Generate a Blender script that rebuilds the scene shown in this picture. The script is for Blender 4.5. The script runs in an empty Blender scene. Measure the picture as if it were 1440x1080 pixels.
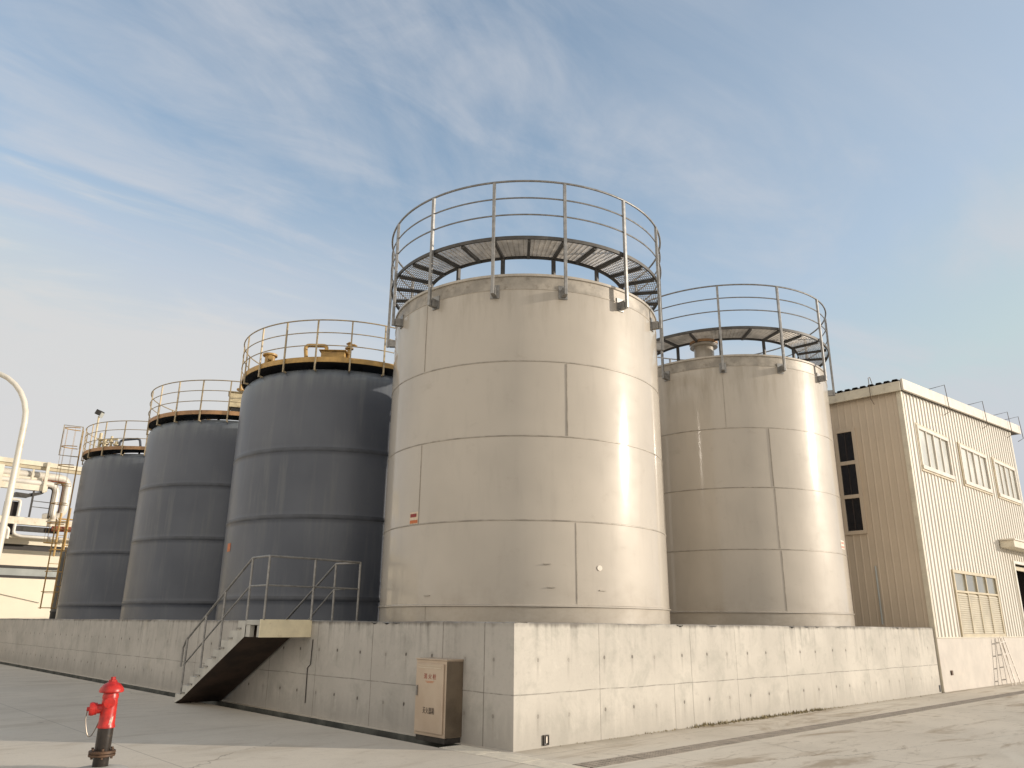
import bpy, bmesh, math, random
from mathutils import Vector, Matrix
random.seed(7)
sc = bpy.context.scene
col = sc.collection
PI = math.pi
R = math.radians

# ------------------------------------------------------------------ mesh builder
class MB:
    def __init__(self):
        self.v = []; self.f = []; self.m = []; self.s = []; self.uv = {}
    def quad(self, pts, mi=0, smooth=False):
        n = len(self.v); self.v += [tuple(p) for p in pts]
        self.f.append(tuple(range(n, n + len(pts)))); self.m.append(mi); self.s.append(smooth)
    def grid(self, rows, mi=0, smooth=True, close_u=False):
        """rows: list of rows of points; faces wound so that (u x v) faces out"""
        n = len(self.v); nu = len(rows[0]); nv = len(rows)
        for r in rows: self.v += [tuple(p) for p in r]
        for j in range(nv - 1):
            mm = mi[j] if isinstance(mi, (list, tuple)) else mi
            for i in range(nu if close_u else nu - 1):
                i2 = (i + 1) % nu
                self.f.append((n + j*nu + i, n + j*nu + i2, n + (j+1)*nu + i2, n + (j+1)*nu + i))
                self.m.append(mm); self.s.append(smooth)
    def box(self, x0, x1, y0, y1, z0, z1, mi=0):
        self.hexa([(x0,y0,z0),(x1,y0,z0),(x1,y1,z0),(x0,y1,z0),(x0,y0,z1),(x1,y0,z1),(x1,y1,z1),(x0,y1,z1)], mi)
    def hexa(self, p, mi=0):
        n = len(self.v); self.v += [tuple(q) for q in p]
        for f in ((0,3,2,1),(4,5,6,7),(0,1,5,4),(1,2,6,5),(2,3,7,6),(3,0,4,7)):
            self.f.append(tuple(n+i for i in f)); self.m.append(mi); self.s.append(False)
    def obox(self, c, ax, ay, az, mi=0):
        """oriented box: centre and three half-vectors"""
        c, ax, ay, az = Vector(c), Vector(ax), Vector(ay), Vector(az)
        self.hexa([c-ax-ay-az, c+ax-ay-az, c+ax+ay-az, c-ax+ay-az, c-ax-ay+az, c+ax-ay+az, c+ax+ay+az, c-ax+ay+az], mi)
    def bar(self, a, b, w, h, mi=0, up=(0,0,1)):
        a, b = Vector(a), Vector(b); d = (b-a).normalized()
        s = d.cross(Vector(up))
        if s.length < 1e-4: s = d.cross(Vector((1,0,0)))
        s.normalize(); u = s.cross(d)
        self.obox((a+b)/2, (b-a)/2, s*w/2, u*h/2, mi)
    def tube(self, pts, r, seg=8, closed=False, mi=0, caps=True):
        pts = [Vector(p) for p in pts]; n = len(pts); rows = []
        prev = None
        for i, p in enumerate(pts):
            if closed: t = (pts[(i+1) % n] - pts[i-1]).normalized()
            else: t = (pts[min(i+1, n-1)] - pts[max(i-1, 0)]).normalized()
            if prev is None:
                a = t.cross(Vector((0,0,1)))
                if a.length < 1e-3: a = t.cross(Vector((1,0,0)))
                a.normalize()
            else:
                a = prev - t*prev.dot(t)
                a.normalize()
            prev = a; b = t.cross(a)
            rr = r[i] if isinstance(r, (list, tuple)) else r
            rows.append([p + a*rr*math.cos(2*PI*k/seg) + b*rr*math.sin(2*PI*k/seg) for k in range(seg)])
        if closed: rows.append(rows[0])
        self.grid(rows, mi, True, True)
        if caps and not closed:
            self.quad(list(reversed(rows[0])), mi); self.quad(rows[-1], mi)
    def lathe(self, prof, seg=64, c=(0,0,0), mi=0, axis='z', smooth=True):
        """prof: list of (r, z) bottom to top on the outside"""
        rows = []
        for r, z in prof:
            row = []
            for k in range(seg):
                a = 2*PI*k/seg; x, y = r*math.cos(a), r*math.sin(a)
                row.append((c[0]+x, c[1]+y, c[2]+z))
            rows.append(row)
        self.grid(rows, mi, smooth, True)
    def ringbox(self, r0, r1, z0, z1, seg=96, mi=0, a0=0.0, a1=2*PI):
        full = abs(a1-a0-2*PI) < 1e-6
        n = seg if full else seg + 1
        rows = []
        for (r, z) in ((r1,z0),(r1,z1),(r0,z1),(r0,z0),(r1,z0)):
            rows.append([(r*math.cos(a0+(a1-a0)*k/seg), r*math.sin(a0+(a1-a0)*k/seg), z) for k in range(n)])
        self.grid(rows, mi, True, full)
    def build(self, name, mats, parent=None, loc=None, bevel=0, sharp=30):
        me = bpy.data.meshes.new(name)
        me.from_pydata(self.v, [], self.f)
        if not isinstance(mats, (list, tuple)): mats = [mats]
        for m in mats: me.materials.append(m)
        me.polygons.foreach_set('material_index', self.m)
        me.polygons.foreach_set('use_smooth', self.s)
        me.update(); me.validate()
        if any(self.s): me.set_sharp_from_angle(angle=R(sharp))
        o = bpy.data.objects.new(name, me); col.objects.link(o)
        if parent: o.parent = parent
        if loc: o.location = loc
        if bevel:
            b = o.modifiers.new('bevel', 'BEVEL'); b.width = bevel; b.segments = 2; b.limit_method = 'ANGLE'; b.angle_limit = R(40)
        return o

def tag(o, label=None, cat=None, group=None, kind=None):
    if label: o['label'] = label
    if cat: o['category'] = cat
    if group: o['group'] = group
    if kind: o['kind'] = kind
    return o
def thing(name, label, cat, loc=(0,0,0), group=None, rz=0):
    o = bpy.data.objects.new(name, None); col.objects.link(o)
    o.location = loc; o.rotation_euler = (0,0,rz); o.empty_display_size = .3
    return tag(o, label, cat, group)
def copy_tree(o, parent=None):
    c = o.copy(); col.objects.link(c); c.parent = parent
    for ch in list(o.children): copy_tree(ch, c)
    return c
def pol(r, deg, z): return Vector((r*math.cos(R(deg)), r*math.sin(R(deg)), z))
def circ(r, z, n=96): return [(r*math.cos(2*PI*k/n), r*math.sin(2*PI*k/n), z) for k in range(n)]

# ------------------------------------------------------------------ materials
class NT:
    def __init__(self, name):
        self.mat = bpy.data.materials.new(name); self.mat.use_nodes = True
        self.t = self.mat.node_tree; self.b = self.t.nodes['Principled BSDF']
        self._co = None
    def n(self, typ, **kw):
        x = self.t.nodes.new(typ)
        for k, v in kw.items(): setattr(x, k, v)
        return x
    def l(self, a, b): self.t.links.new(a, b)
    def obj(self):
        if not self._co: self._co = self.n('ShaderNodeTexCoord')
        return self._co.outputs['Object']
    def gen(self, what):
        if not self._co: self._co = self.n('ShaderNodeTexCoord')
        return self._co.outputs[what]
    def world(self):
        return self.n('ShaderNodeNewGeometry').outputs['Position']
    def scale(self, vec, s):
        m = self.n('ShaderNodeMapping'); self.l(vec, m.inputs[0]); m.inputs['Scale'].default_value = s; return m.outputs[0]
    def noise(self, vec, s=1, d=4, r=.55, dist=0):
        x = self.n('ShaderNodeTexNoise'); self.l(vec, x.inputs['Vector'])
        x.inputs['Scale'].default_value = s; x.inputs['Detail'].default_value = d; x.inputs['Roughness'].default_value = r
        x.inputs['Distortion'].default_value = dist
        return x.outputs['Fac']
    def math(self, op, a, b=None, c=None, clamp=False):
        x = self.n('ShaderNodeMath', operation=op, use_clamp=clamp)
        for i, v in enumerate((a, b, c)):
            if v is None: continue
            if isinstance(v, (int, float)): x.inputs[i].default_value = v
            else: self.l(v, x.inputs[i])
        return x.outputs[0]
    def rng(self, v, a, b, c=0., d=1.):
        x = self.n('ShaderNodeMapRange', interpolation_type='SMOOTHSTEP')
        self.l(v, x.inputs[0])
        for i, q in enumerate((a, b, c, d)): x.inputs[i+1].default_value = q
        return x.outputs[0]
    def mix(self, fac, a, b, blend='MIX'):
        x = self.n('ShaderNodeMix', data_type='RGBA', blend_type=blend)
        for i, v in ((0, fac), (6, a), (7, b)):
            if isinstance(v, (int, float)): x.inputs[i].default_value = v
            elif isinstance(v, (tuple, list)): x.inputs[i].default_value = (*v, 1)
            else: self.l(v, x.inputs[i])
        return x.outputs[2]
    def sep(self, vec):
        x = self.n('ShaderNodeSeparateXYZ'); self.l(vec, x.inputs[0]); return x.outputs
    def comb(self, x, y, z):
        c = self.n('ShaderNodeCombineXYZ')
        for i, v in enumerate((x, y, z)):
            if isinstance(v, (int, float)): c.inputs[i].default_value = v
            else: self.l(v, c.inputs[i])
        return c.outputs[0]
    def bump(self, h, s=.3, dist=.01):
        x = self.n('ShaderNodeBump'); self.l(h, x.inputs['Height']); x.inputs['Strength'].default_value = s
        x.inputs['Distance'].default_value = dist; self.l(x.outputs[0], self.b.inputs['Normal'])
    def color(self, c):
        if isinstance(c, (tuple, list)): self.b.inputs['Base Color'].default_value = (*c, 1)
        else: self.l(c, self.b.inputs['Base Color'])
    def rough(self, r):
        if isinstance(r, (int, float)): self.b.inputs['Roughness'].default_value = r
        else: self.l(r, self.b.inputs['Roughness'])
    def metal(self, m): self.b.inputs['Metallic'].default_value = m

def paint(name, c, rough=.5, metal=0., var=.18, scale=3., dirt=None, streak=False):
    m = NT(name); v = m.noise(m.world(), scale, 5, .6)
    base = m.mix(m.rng(v, .3, .7), tuple(k*(1-var) for k in c), tuple(min(1, k*(1+var*.6)) for k in c))
    if dirt:
        vv = m.scale(m.world(), (6, 6, .6)) if streak else m.world()
        d = m.noise(vv, 1.3 if streak else scale*2.3, 6, .65)
        base = m.mix(m.rng(d, .52, .78, 0, .75), base, dirt)
    m.color(base); m.metal(metal)
    m.rough(m.math('ADD', m.math('MULTIPLY', v, .2), rough-.1))
    return m.mat

M = {}
M['galv'] = paint('galvanised_steel', (.29,.28,.265), .42, .55, .25, 9, (.17,.15,.13))
M['deck'] = paint('deck_steel', (.085,.078,.07), .55, .3, .3, 6, (.05,.04,.03))
M['grating'] = paint('grating_steel', (.46,.42,.37), .5, .25, .3, 4, (.28,.23,.17))
M['rail_cream'] = paint('weathered_rail_paint', (.42,.33,.20), .5, .1, .25, 7, (.22,.12,.06))
M['gold'] = paint('ochre_paint', (.48,.29,.085), .5, 0, .25, 4, (.25,.13,.06))
M['brownring'] = paint('faded_ochre_paint', (.40,.22,.10), .55, 0, .25, 4, (.22,.13,.08))
M['creambox'] = paint('cream_equipment_paint', (.62,.52,.33), .45, 0, .2, 5, (.3,.2,.1))
M['dark'] = paint('black_gap', (.02,.02,.022), .7, 0, .3, 5)
M['darksteel'] = paint('dark_steel', (.055,.05,.045), .45, .4, .3, 6)
M['red'] = paint('hydrant_red', (.47,.020,.014), .38, 0, .3, 14, (.20,.018,.014))
M['black'] = paint('hydrant_black', (.028,.022,.018), .32, 0, .3, 9, (.09,.06,.035))
M['flange'] = paint('rusty_flange', (.10,.055,.03), .6, .2, .4, 12)
M['whitepaint'] = paint('white_paint', (.64,.58,.49), .4, 0, .08, 3)
M['lampwhite'] = paint('lamp_post_white', (.70,.65,.55), .35, 0, .1, 3, (.5,.42,.3))
M['sunplate'] = paint('landing_plate_sun_paint', (.80,.70,.48), .5, 0, .12, 3, (.55,.45,.28))  # cream colour stands in for sunlight on the landing front
M['rackcream'] = paint('pipe_rack_cream', (.74,.67,.53), .5, 0, .15, 1.5, (.45,.33,.18))
M['rackyellow'] = paint('pipe_rack_yellow', (.70,.63,.48), .5, 0, .15, 1.5)
M['lagging'] = paint('pipe_lagging', (.72,.67,.58), .45, .1, .15, 1.2, (.36,.27,.17))
M['rust'] = paint('rusty_red', (.26,.07,.03), .6, 0, .3, 4)
M['farwall'] = paint('far_building_cream', (.80,.72,.57), .7, 0, .06, .4)
M['fardark'] = paint('far_band_dark', (.035,.03,.028), .5, 0, .2, 2)
M['fargrey'] = paint('far_band_grey', (.40,.42,.40), .35, 0, .15, 1)
M['plaster'] = paint('plaster_white', (.52,.47,.41), .7, 0, .10, 1.5, (.6,.52,.44))
M['trim'] = paint('warm_trim', (.62,.56,.44), .5, 0, .12, 2, (.4,.33,.24))
M['frame_tan'] = paint('tan_frame', (.50,.42,.28), .5, 0, .15, 3)
M['roofdark'] = paint('roof_sheet_dark', (.075,.065,.055), .6, .1, .3, 3)
M['doorframe'] = paint('door_frame_white', (.70,.66,.58), .4, 0, .1, 3)
M['interior'] = paint('dark_interior', (.03,.022,.02), .8, 0, .4, 1)
M['alu'] = paint('aluminium_ladder', (.55,.50,.44), .4, .5, .15, 8)
M['rubber'] = paint('rubber_black', (.03,.03,.03), .7, 0, .2, 8)
M['wire'] = paint('rusty_wire', (.16,.12,.09), .6, .3, .2, 8)
M['chain'] = paint('chain_steel', (.2,.17,.14), .4, .7, .2, 20)
M['textred'] = paint('text_red', (.30,.05,.03), .6, 0, .3, 20)
M['textblack'] = paint('text_black', (.03,.02,.015), .6, 0, .3, 20)
M['stickerwhite'] = paint('sticker_white', (.62,.50,.36), .5, 0, .15, 20)
M['stickergreyish'] = paint('sticker_pale', (.74,.66,.56), .5, 0, .1, 20)
M['stickerred'] = paint('sticker_dark_red', (.26,.015,.012), .5, 0, .2, 20)
M['stickerorange'] = paint('sticker_orange', (.50,.13,.03), .5, 0, .2, 20)
M['stickerfaint'] = paint('sticker_faded_red', (.66,.28,.20), .5, 0, .2, 20)
M['under_shade'] = paint('stair_underside_shade', (.05,.03,.02), .9, 0, .5, 2)  # near-black colour puts the shade below the stair into the surface
M['grate_light'] = paint('grate_galvanised', (.80,.74,.63), .45, .1, .12, 8)
M['grate_dark'] = paint('grate_dirty', (.23,.20,.165), .6, .2, .3, 6)
M['bluegrey'] = paint('far_tank_dark', (.03,.03,.032), .5, 0, .3, .8)

def glass(name, c, rough=.12):
    m = NT(name); v = m.noise(m.world(), .8, 3)
    m.color(m.mix(m.rng(v, .35, .7), tuple(k*.8 for k in c), tuple(k*1.15 for k in c))); m.rough(rough)
    m.b.inputs['Coat Weight'].default_value = .6; m.b.inputs['Coat Roughness'].default_value = .05
    return m.mat
M['glass_dark'] = glass('window_glass_dark', (.012,.014,.020))
M['glass_pale'] = glass('window_glass_pale', (.56,.56,.50), .35)
M['glass_grey'] = glass('window_glass_grey', (.30,.29,.24), .2)

def stainless(name, base, seed):
    m = NT(name); w = m.obj(); s = m.sep(w)
    big = m.noise(w, .55, 3, .5)
    brush = m.noise(m.scale(w, (1.5,1.5,.25)), 4, 4, .6)          # faint vertical drip marks
    smudge = m.noise(m.scale(w, (1,1,1.6)), 2.1, 6, .66, .3)
    c = m.mix(m.rng(big, .3, .7), tuple(k*.92 for k in base), tuple(k*1.06 for k in base))
    c = m.mix(m.rng(brush, .5, .8, 0, .22), c, tuple(k*.7 for k in base))
    c = m.mix(m.rng(smudge, .60, .80, 0, .32), c, (base[0]*.66, base[1]*.62, base[2]*.58))
    # grime gathers under the top seam and over the foot ring
    g = m.math('MULTIPLY', m.rng(s[2], 6.5, 7.6), m.rng(brush, .35, .75, 0, .42))
    c = m.mix(g, c, (base[0]*.6, base[1]*.57, base[2]*.5))
    g2 = m.math('MULTIPLY', m.rng(s[2], 2.5, 1.7), m.rng(smudge, .35, .7, 0, .35))
    c = m.mix(g2, c, (base[0]*.62, base[1]*.57, base[2]*.5))
    m.color(c); m.metal(.05); m.b.inputs['Specular IOR Level'].default_value = .22
    m.rough(m.math('ADD', m.math('MULTIPLY', smudge, .2), .38))
    m.b.inputs['Coat Weight'].default_value = .8; m.b.inputs['Coat Roughness'].default_value = .095
    wav = m.noise(m.scale(w, (1,1,1.4)), .9, 2, .5)
    m.bump(wav, .17, .05)
    return m.mat
M['steel'] = stainless('stainless_sheet', (.455,.405,.338), 0)
M['seam'] = paint('weld_seam', (.36,.32,.265), .5, .2, .3, 3, (.16,.13,.095))

def frp(name):
    m = NT(name); w = m.obj(); s = m.sep(w)
    big = m.noise(w, .45, 3, .5)
    stre = m.noise(m.scale(w, (1.6,1.6,.16)), 2.2, 5, .6)
    c = m.mix(m.rng(big, .3, .7), (.064,.073,.094), (.096,.106,.128))
    c = m.mix(m.rng(stre, .48, .72, 0, .6), c, (.135,.142,.150))
    blo = m.noise(w, 1.1, 6, .65, .4); c = m.mix(m.rng(blo, .5, .72, 0, .2), c, (.052,.060,.078))
    c = m.mix(m.math('MULTIPLY', m.rng(s[2], 6.9, 7.6), m.rng(stre, .25, .6, 0, .45)), c, (.20,.22,.22))
    m.color(c); m.rough(m.math('ADD', m.math('MULTIPLY', stre, .25), .22))
    m.bump(m.noise(m.scale(w, (1,1,.7)), 1.1, 2, .5), .3, .05)
    return m.mat
M['frp'] = frp('grey_tank_paint')
M['frpband'] = paint('grey_tank_band', (.060,.066,.080), .4, 0, .25, 3)

def brushed_cabinet():
    m = NT('brushed_cabinet_steel'); w = m.obj()
    b = m.noise(m.scale(w, (1,1,.12)), 30, 3, .6); g = m.noise(w, 2.2, 4)
    m.color(m.mix(m.rng(g, .3, .7), (.46,.36,.27), (.53,.43,.33))); m.metal(.3); m.rough(m.math('ADD', m.math('MULTIPLY', b, .15), .3))
    return m.mat
M['cabinet'] = brushed_cabinet()
M['cabside'] = paint('cabinet_side_brown', (.15,.115,.08), .4, .2, .3, 3)

def concrete_wall(name, base, joints, tie_start, pitch, dark_drips, jstr, hstr, z_top=1.63):
    m = NT(name); uv = m.gen('UV'); s = m.sep(uv); u, z = s[0], s[1]
    w = m.world()
    big = m.noise(w, .8, 5, .6); med = m.noise(w, 3.2, 6, .65); fine = m.noise(w, 22, 4, .6)
    mot = m.noise(w, 1.7, 8, .72, .4); spk = m.noise(w, 9, 6, .7)
    c = m.mix(m.rng(big, .3, .72), tuple(k*.86 for k in base), tuple(k*1.08 for k in base))
    c = m.mix(m.rng(mot, .46, .68, 0, .62), c, (base[0]*.66, base[1]*.68, base[2]*.67))
    c = m.mix(m.rng(med, .45, .75, 0, .45), c, tuple(k*.78 for k in base))
    c = m.mix(m.rng(spk, .55, .72, 0, .38), c, tuple(k*.60 for k in base))
    c = m.mix(m.rng(fine, .56, .8, 0, .35), c, tuple(k*.62 for k in base))
    pale = m.noise(w, 2.6, 6, .7)
    c = m.mix(m.rng(pale, .56, .70, 0, .35), c, tuple(min(.8, k*1.22) for k in base))
    rustn = m.noise(m.comb(m.math('MULTIPLY', u, 2.), m.math('MULTIPLY', z, .6), 7.), .9, 5, .6)
    c = m.mix(m.rng(rustn, .60, .76, 0, .35), c, (base[0]*.82, base[1]*.72, base[2]*.50))
    # each formwork board dries to its own tone
    seed = None; acc = None; late = None
    for j, (p, z0, z1, wd) in enumerate(joints):
        d = m.math('LESS_THAN', m.math('ABSOLUTE', m.math('SUBTRACT', u, p)), wd)
        if z1 < z_top-.01: d = m.math('MULTIPLY', d, m.math('LESS_THAN', z, z1))
        if z0 > .01: d = m.math('MULTIPLY', d, m.math('GREATER_THAN', z, z0))
        acc = d if acc is None else m.math('MAXIMUM', acc, d)
        st = m.math('MULTIPLY', m.math('GREATER_THAN', u, p), (j*.377) % 1.0 - .5)
        late = st if late is None else m.math('ADD', late, st)
    tone = m.math('MULTIPLY', m.math('SINE', m.math('MULTIPLY', m.math('ADD', late, m.math('MULTIPLY', m.math('GREATER_THAN', z, .70), 1.3)), 9.)), .5)
    c = m.mix(m.math('ADD', m.math('MULTIPLY', tone, .16), .10), c, tuple(k*.72 for k in base))
    # long drips from the top edge
    dr = m.noise(m.comb(m.math('MULTIPLY', u, 5.5), m.math('MULTIPLY', z, .35), 3.1), 1.4, 5, .65)
    fade = m.rng(m.math('ADD', z, m.math('MULTIPLY', med, .5)), 1.0, 2.0)
    c = m.mix(m.math('MULTIPLY', m.math('MULTIPLY', m.rng(dr, .46, .70), m.rng(big, .38, .6, .15, 1.)), m.math('MULTIPLY', fade, dark_drips)), c, (.12,.115,.10))
    # dark crust at the very top edge
    edge = m.math('MULTIPLY', m.rng(m.math('ADD', z, m.math('MULTIPLY', dr, .12)), z_top-.02, z_top+.05), m.rng(big, .3, .55))
    c = m.mix(m.math('MULTIPLY', edge, .7), c, (.10,.085,.07))
    # damp foot
    foot = m.math('MULTIPLY', m.rng(m.math('ADD', z, m.math('MULTIPLY', m.math('SUBTRACT', dr, .5), .9)), .55, .0), .5)
    c = m.mix(foot, c, tuple(k*.60 for k in base))
    # formwork lift line
    lw = m.math('ADD', .69, m.math('MULTIPLY', m.math('SUBTRACT', m.noise(m.comb(u, 0, 0), .9, 2), .5), .05))
    lift = m.math('MULTIPLY', m.math('LESS_THAN', m.math('ABSOLUTE', m.math('SUBTRACT', z, lw)), .008), m.rng(med, .3, .55))
    c = m.mix(m.math('MULTIPLY', lift, .6), c, (.13,.12,.10))
    jw = m.math('MULTIPLY', acc, m.rng(m.noise(w, 5, 3), .25, .5))
    c = m.mix(m.math('MULTIPLY', jw, jstr), c, (.12,.105,.085))
    # tie holes, two rows
    hole = None; drip = None
    q = m.math('DIVIDE', m.math('SUBTRACT', u, tie_start), pitch)
    cell = m.math('FLOOR', q); fr = m.math('SUBTRACT', m.math('FRACT', q), .5)
    wn = m.n('ShaderNodeTexWhiteNoise', noise_dimensions='1D'); m.l(cell, wn.inputs['W'])
    jit = m.math('MULTIPLY', m.math('SUBTRACT', wn.outputs['Value'], .5), .22)
    du = m.math('MULTIPLY', m.math('SUBTRACT', fr, jit), pitch)
    for zr in (.395, 1.125):
        dz = m.math('SUBTRACT', z, m.math('ADD', zr, m.math('MULTIPLY', jit, .12)))
        dd = m.math('SQRT', m.math('ADD', m.math('POWER', m.math('MULTIPLY', du, 1.25), 2.), m.math('POWER', dz, 2.)))
        wob = m.math('ADD', dd, m.math('MULTIPLY', m.math('SUBTRACT', fine, .5), .02))
        h = m.rng(wob, .034, .020)
        k = m.math('MULTIPLY', m.math('MULTIPLY', m.rng(m.math('ABSOLUTE', du), .035, .008), m.rng(dz, .02, -.02)), m.rng(dz, -.34, -.03))
        halo = m.rng(wob, .10, .02, 0, .35)
        k = m.math('MAXIMUM', m.math('MULTIPLY', k, .5), halo)
        hole = h if hole is None else m.math('MAXIMUM', hole, h)
        drip = k if drip is None else m.math('MAXIMUM', drip, k)
    present = m.math('ADD', m.math('MULTIPLY', m.rng(m.math('FRACT', m.math('MULTIPLY', wn.outputs['Value'], 7.3)), .1, .6), .65), .3)
    c = m.mix(m.math('MULTIPLY', drip, .55), c, (.19,.17,.14))
    c = m.mix(m.math('MULTIPLY', m.math('MULTIPLY', hole, present), hstr), c, (.06,.05,.04))
    m.color(c); m.rough(.85)
    ht = m.math('SUBTRACT', m.math('ADD', m.math('MULTIPLY', med, .4), m.math('MULTIPLY', fine, .3)),
                m.math('MAXIMUM', m.math('MULTIPLY', hole, .8), m.math('MULTIPLY', acc, .8)))
    m.bump(ht, .5, .012)
    return m.mat
H_ = 1.63
JR = [(1.77,0,H_,.009),(3.64,0,.69,.009),(4.16,0,H_,.011),(5.59,0,H_,.008),(7.40,0,H_,.007),(9.25,0,.7,.007),(11.15,0,H_,.007),(13.14,0,H_,.010),(14.3,.7,H_,.006)]
JL = [(.61,0,H_,.010),(1.56,.69,H_,.010),(3.43,0,.69,.008),(3.45,.69,H_,.008),(5.25,0,H_,.007),(7.05,0,H_,.010),(8.9,0,H_,.007),(10.7,0,H_,.008),(12.5,0,H_,.008),(14.4,0,H_,.008),(16.2,0,H_,.008),(18,0,H_,.008),(20,0,H_,.008),(22,0,H_,.008),(24,0,H_,.008)]
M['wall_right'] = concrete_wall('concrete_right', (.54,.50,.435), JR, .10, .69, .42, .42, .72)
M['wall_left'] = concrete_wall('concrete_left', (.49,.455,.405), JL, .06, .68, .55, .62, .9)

def ground_mat():
    m = NT('yard_concrete'); w = m.world(); s = m.sep(w)
    flat = m.comb(s[0], s[1], 0.)
    big = m.noise(flat, .16, 4, .55, .3); med = m.noise(flat, .8, 6, .62); fine = m.noise(flat, 9, 5, .65)
    grit = m.noise(flat, 60, 2, .5)
    # camera-side right part of the yard is more worn and browner
    c = m.mix(m.rng(big, .3, .7), (.53,.47,.385), (.64,.57,.465))
    c = m.mix(m.rng(med, .45, .75, 0, .5), c, (.45,.40,.32))
    c = m.mix(m.rng(fine, .52, .78, 0, .35), c, (.33,.30,.26))
    c = m.mix(m.rng(grit, .58, .78, 0, .5), c, (.20,.18,.15))
    crk = m.n('ShaderNodeTexVoronoi', feature='DISTANCE_TO_EDGE'); m.l(m.comb(m.math('ADD', s[0], m.math('MULTIPLY', med, .9)), m.math('ADD', s[1], m.math('MULTIPLY', fine, .25)), 0.), crk.inputs['Vector']); crk.inputs['Scale'].default_value = .16
    c = m.mix(m.math('MULTIPLY', m.rng(crk.outputs['Distance'], .0022, .0006), m.rng(big, .42, .58, 0, .55)), c, (.16,.13,.10))
    # brown tyre sweeps: stretched, warped noise
    sw = m.noise(m.scale(flat, (.35,1.5,1)), .9, 6, .62, 1.4)
    zone = m.rng(m.math('SUBTRACT', s[0], s[1]), -1., 3.5, .35, 1.)
    c = m.mix(m.math('MULTIPLY', m.rng(sw, .53, .66, 0, .7), zone), c, (.30,.225,.145))
    sw2 = m.noise(m.scale(flat, (.8,2.6,1)), 1.3, 6, .65, 2.2)
    c = m.mix(m.math('MULTIPLY', m.rng(sw2, .56, .70, 0, .5), zone), c, (.24,.185,.125))
    pal = m.noise(m.scale(flat, (.25,.9,1)), .55, 3, .5, .8)
    c = m.mix(m.rng(pal, .52, .70, 0, .5), c, (.64,.585,.49))
    # curved tyre arcs
    for (cx, cy, rr, wd) in ((14.5,-9.5,6.2,.10),(14.5,-9.5,7.6,.10),(9.,-14.,10.4,.09)):
        dd = m.math('SQRT', m.math('ADD', m.math('POWER', m.math('SUBTRACT', s[0], cx), 2.), m.math('POWER', m.math('SUBTRACT', s[1], cy), 2.)))
        ring = m.rng(m.math('ABSOLUTE', m.math('SUBTRACT', m.math('ADD', dd, m.math('MULTIPLY', m.math('SUBTRACT', med, .5), .25)), rr)), wd*1.6, wd*.4)
        c = m.mix(m.math('MULTIPLY', ring, m.rng(med, .4, .7, 0, .4)), c, (.70,.65,.55))
    # small oil drops
    vo = m.n('ShaderNodeTexVoronoi'); m.l(flat, vo.inputs['Vector']); vo.inputs['Scale'].default_value = 1.1
    c = m.mix(m.math('MULTIPLY', m.rng(m.math('ADD', vo.outputs['Distance'], m.math('MULTIPLY', fine, .12)), .13, .09), m.rng(big, .48, .55, 0, .55)), c, (.14,.11,.085))
    # sawn joints every 4 m, faint
    for ax, off in ((0, 1.2), (1, 2.9)):
        d = m.math('ABSOLUTE', m.math('SUBTRACT', m.math('FRACT', m.math('DIVIDE', m.math('ADD', s[ax], off), 5.)), .5))
        c = m.mix(m.math('MULTIPLY', m.math('LESS_THAN', d, .0016), .45), c, (.14,.12,.10))
    # dirt line where the walls meet the yard
    dx = m.math('MULTIPLY', m.rng(m.math('ADD', s[1], m.math('MULTIPLY', med, .5)), -.1, .28), m.math('GREATER_THAN', s[0], 0.))
    c = m.mix(m.math('MULTIPLY', dx, .45), c, (.23,.19,.13))
    m.color(c)
    m.rough(m.math('ADD', m.math('MULTIPLY', med, .3), .55))
    m.bump(m.math('ADD', m.math('MULTIPLY', fine, .6), m.math('MULTIPLY', grit, .4)), .25, .01)
    return m.mat
M['ground'] = ground_mat()
M['channel'] = paint('drain_channel_concrete', (.10,.10,.085), .9, 0, .5, 2, (.03,.035,.028))
M['stairconc'] = paint('stair_concrete', (.47,.45,.40), .85, 0, .2, 2.2, (.26,.24,.20), True)
M['plinth'] = paint('plinth_concrete', (.42,.40,.36), .85, 0, .2, 2)
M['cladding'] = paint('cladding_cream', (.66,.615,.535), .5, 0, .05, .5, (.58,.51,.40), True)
M['cladding_shade'] = paint('cladding_side_painted_shade', (.55,.455,.345), .55, 0, .06, .5, (.46,.375,.28), True)  # cream sheets darkened to tan, painting in the shade on this side
M['weed'] = paint('dry_weed', (.27,.22,.12), .8, 0, .4, 6)

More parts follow.
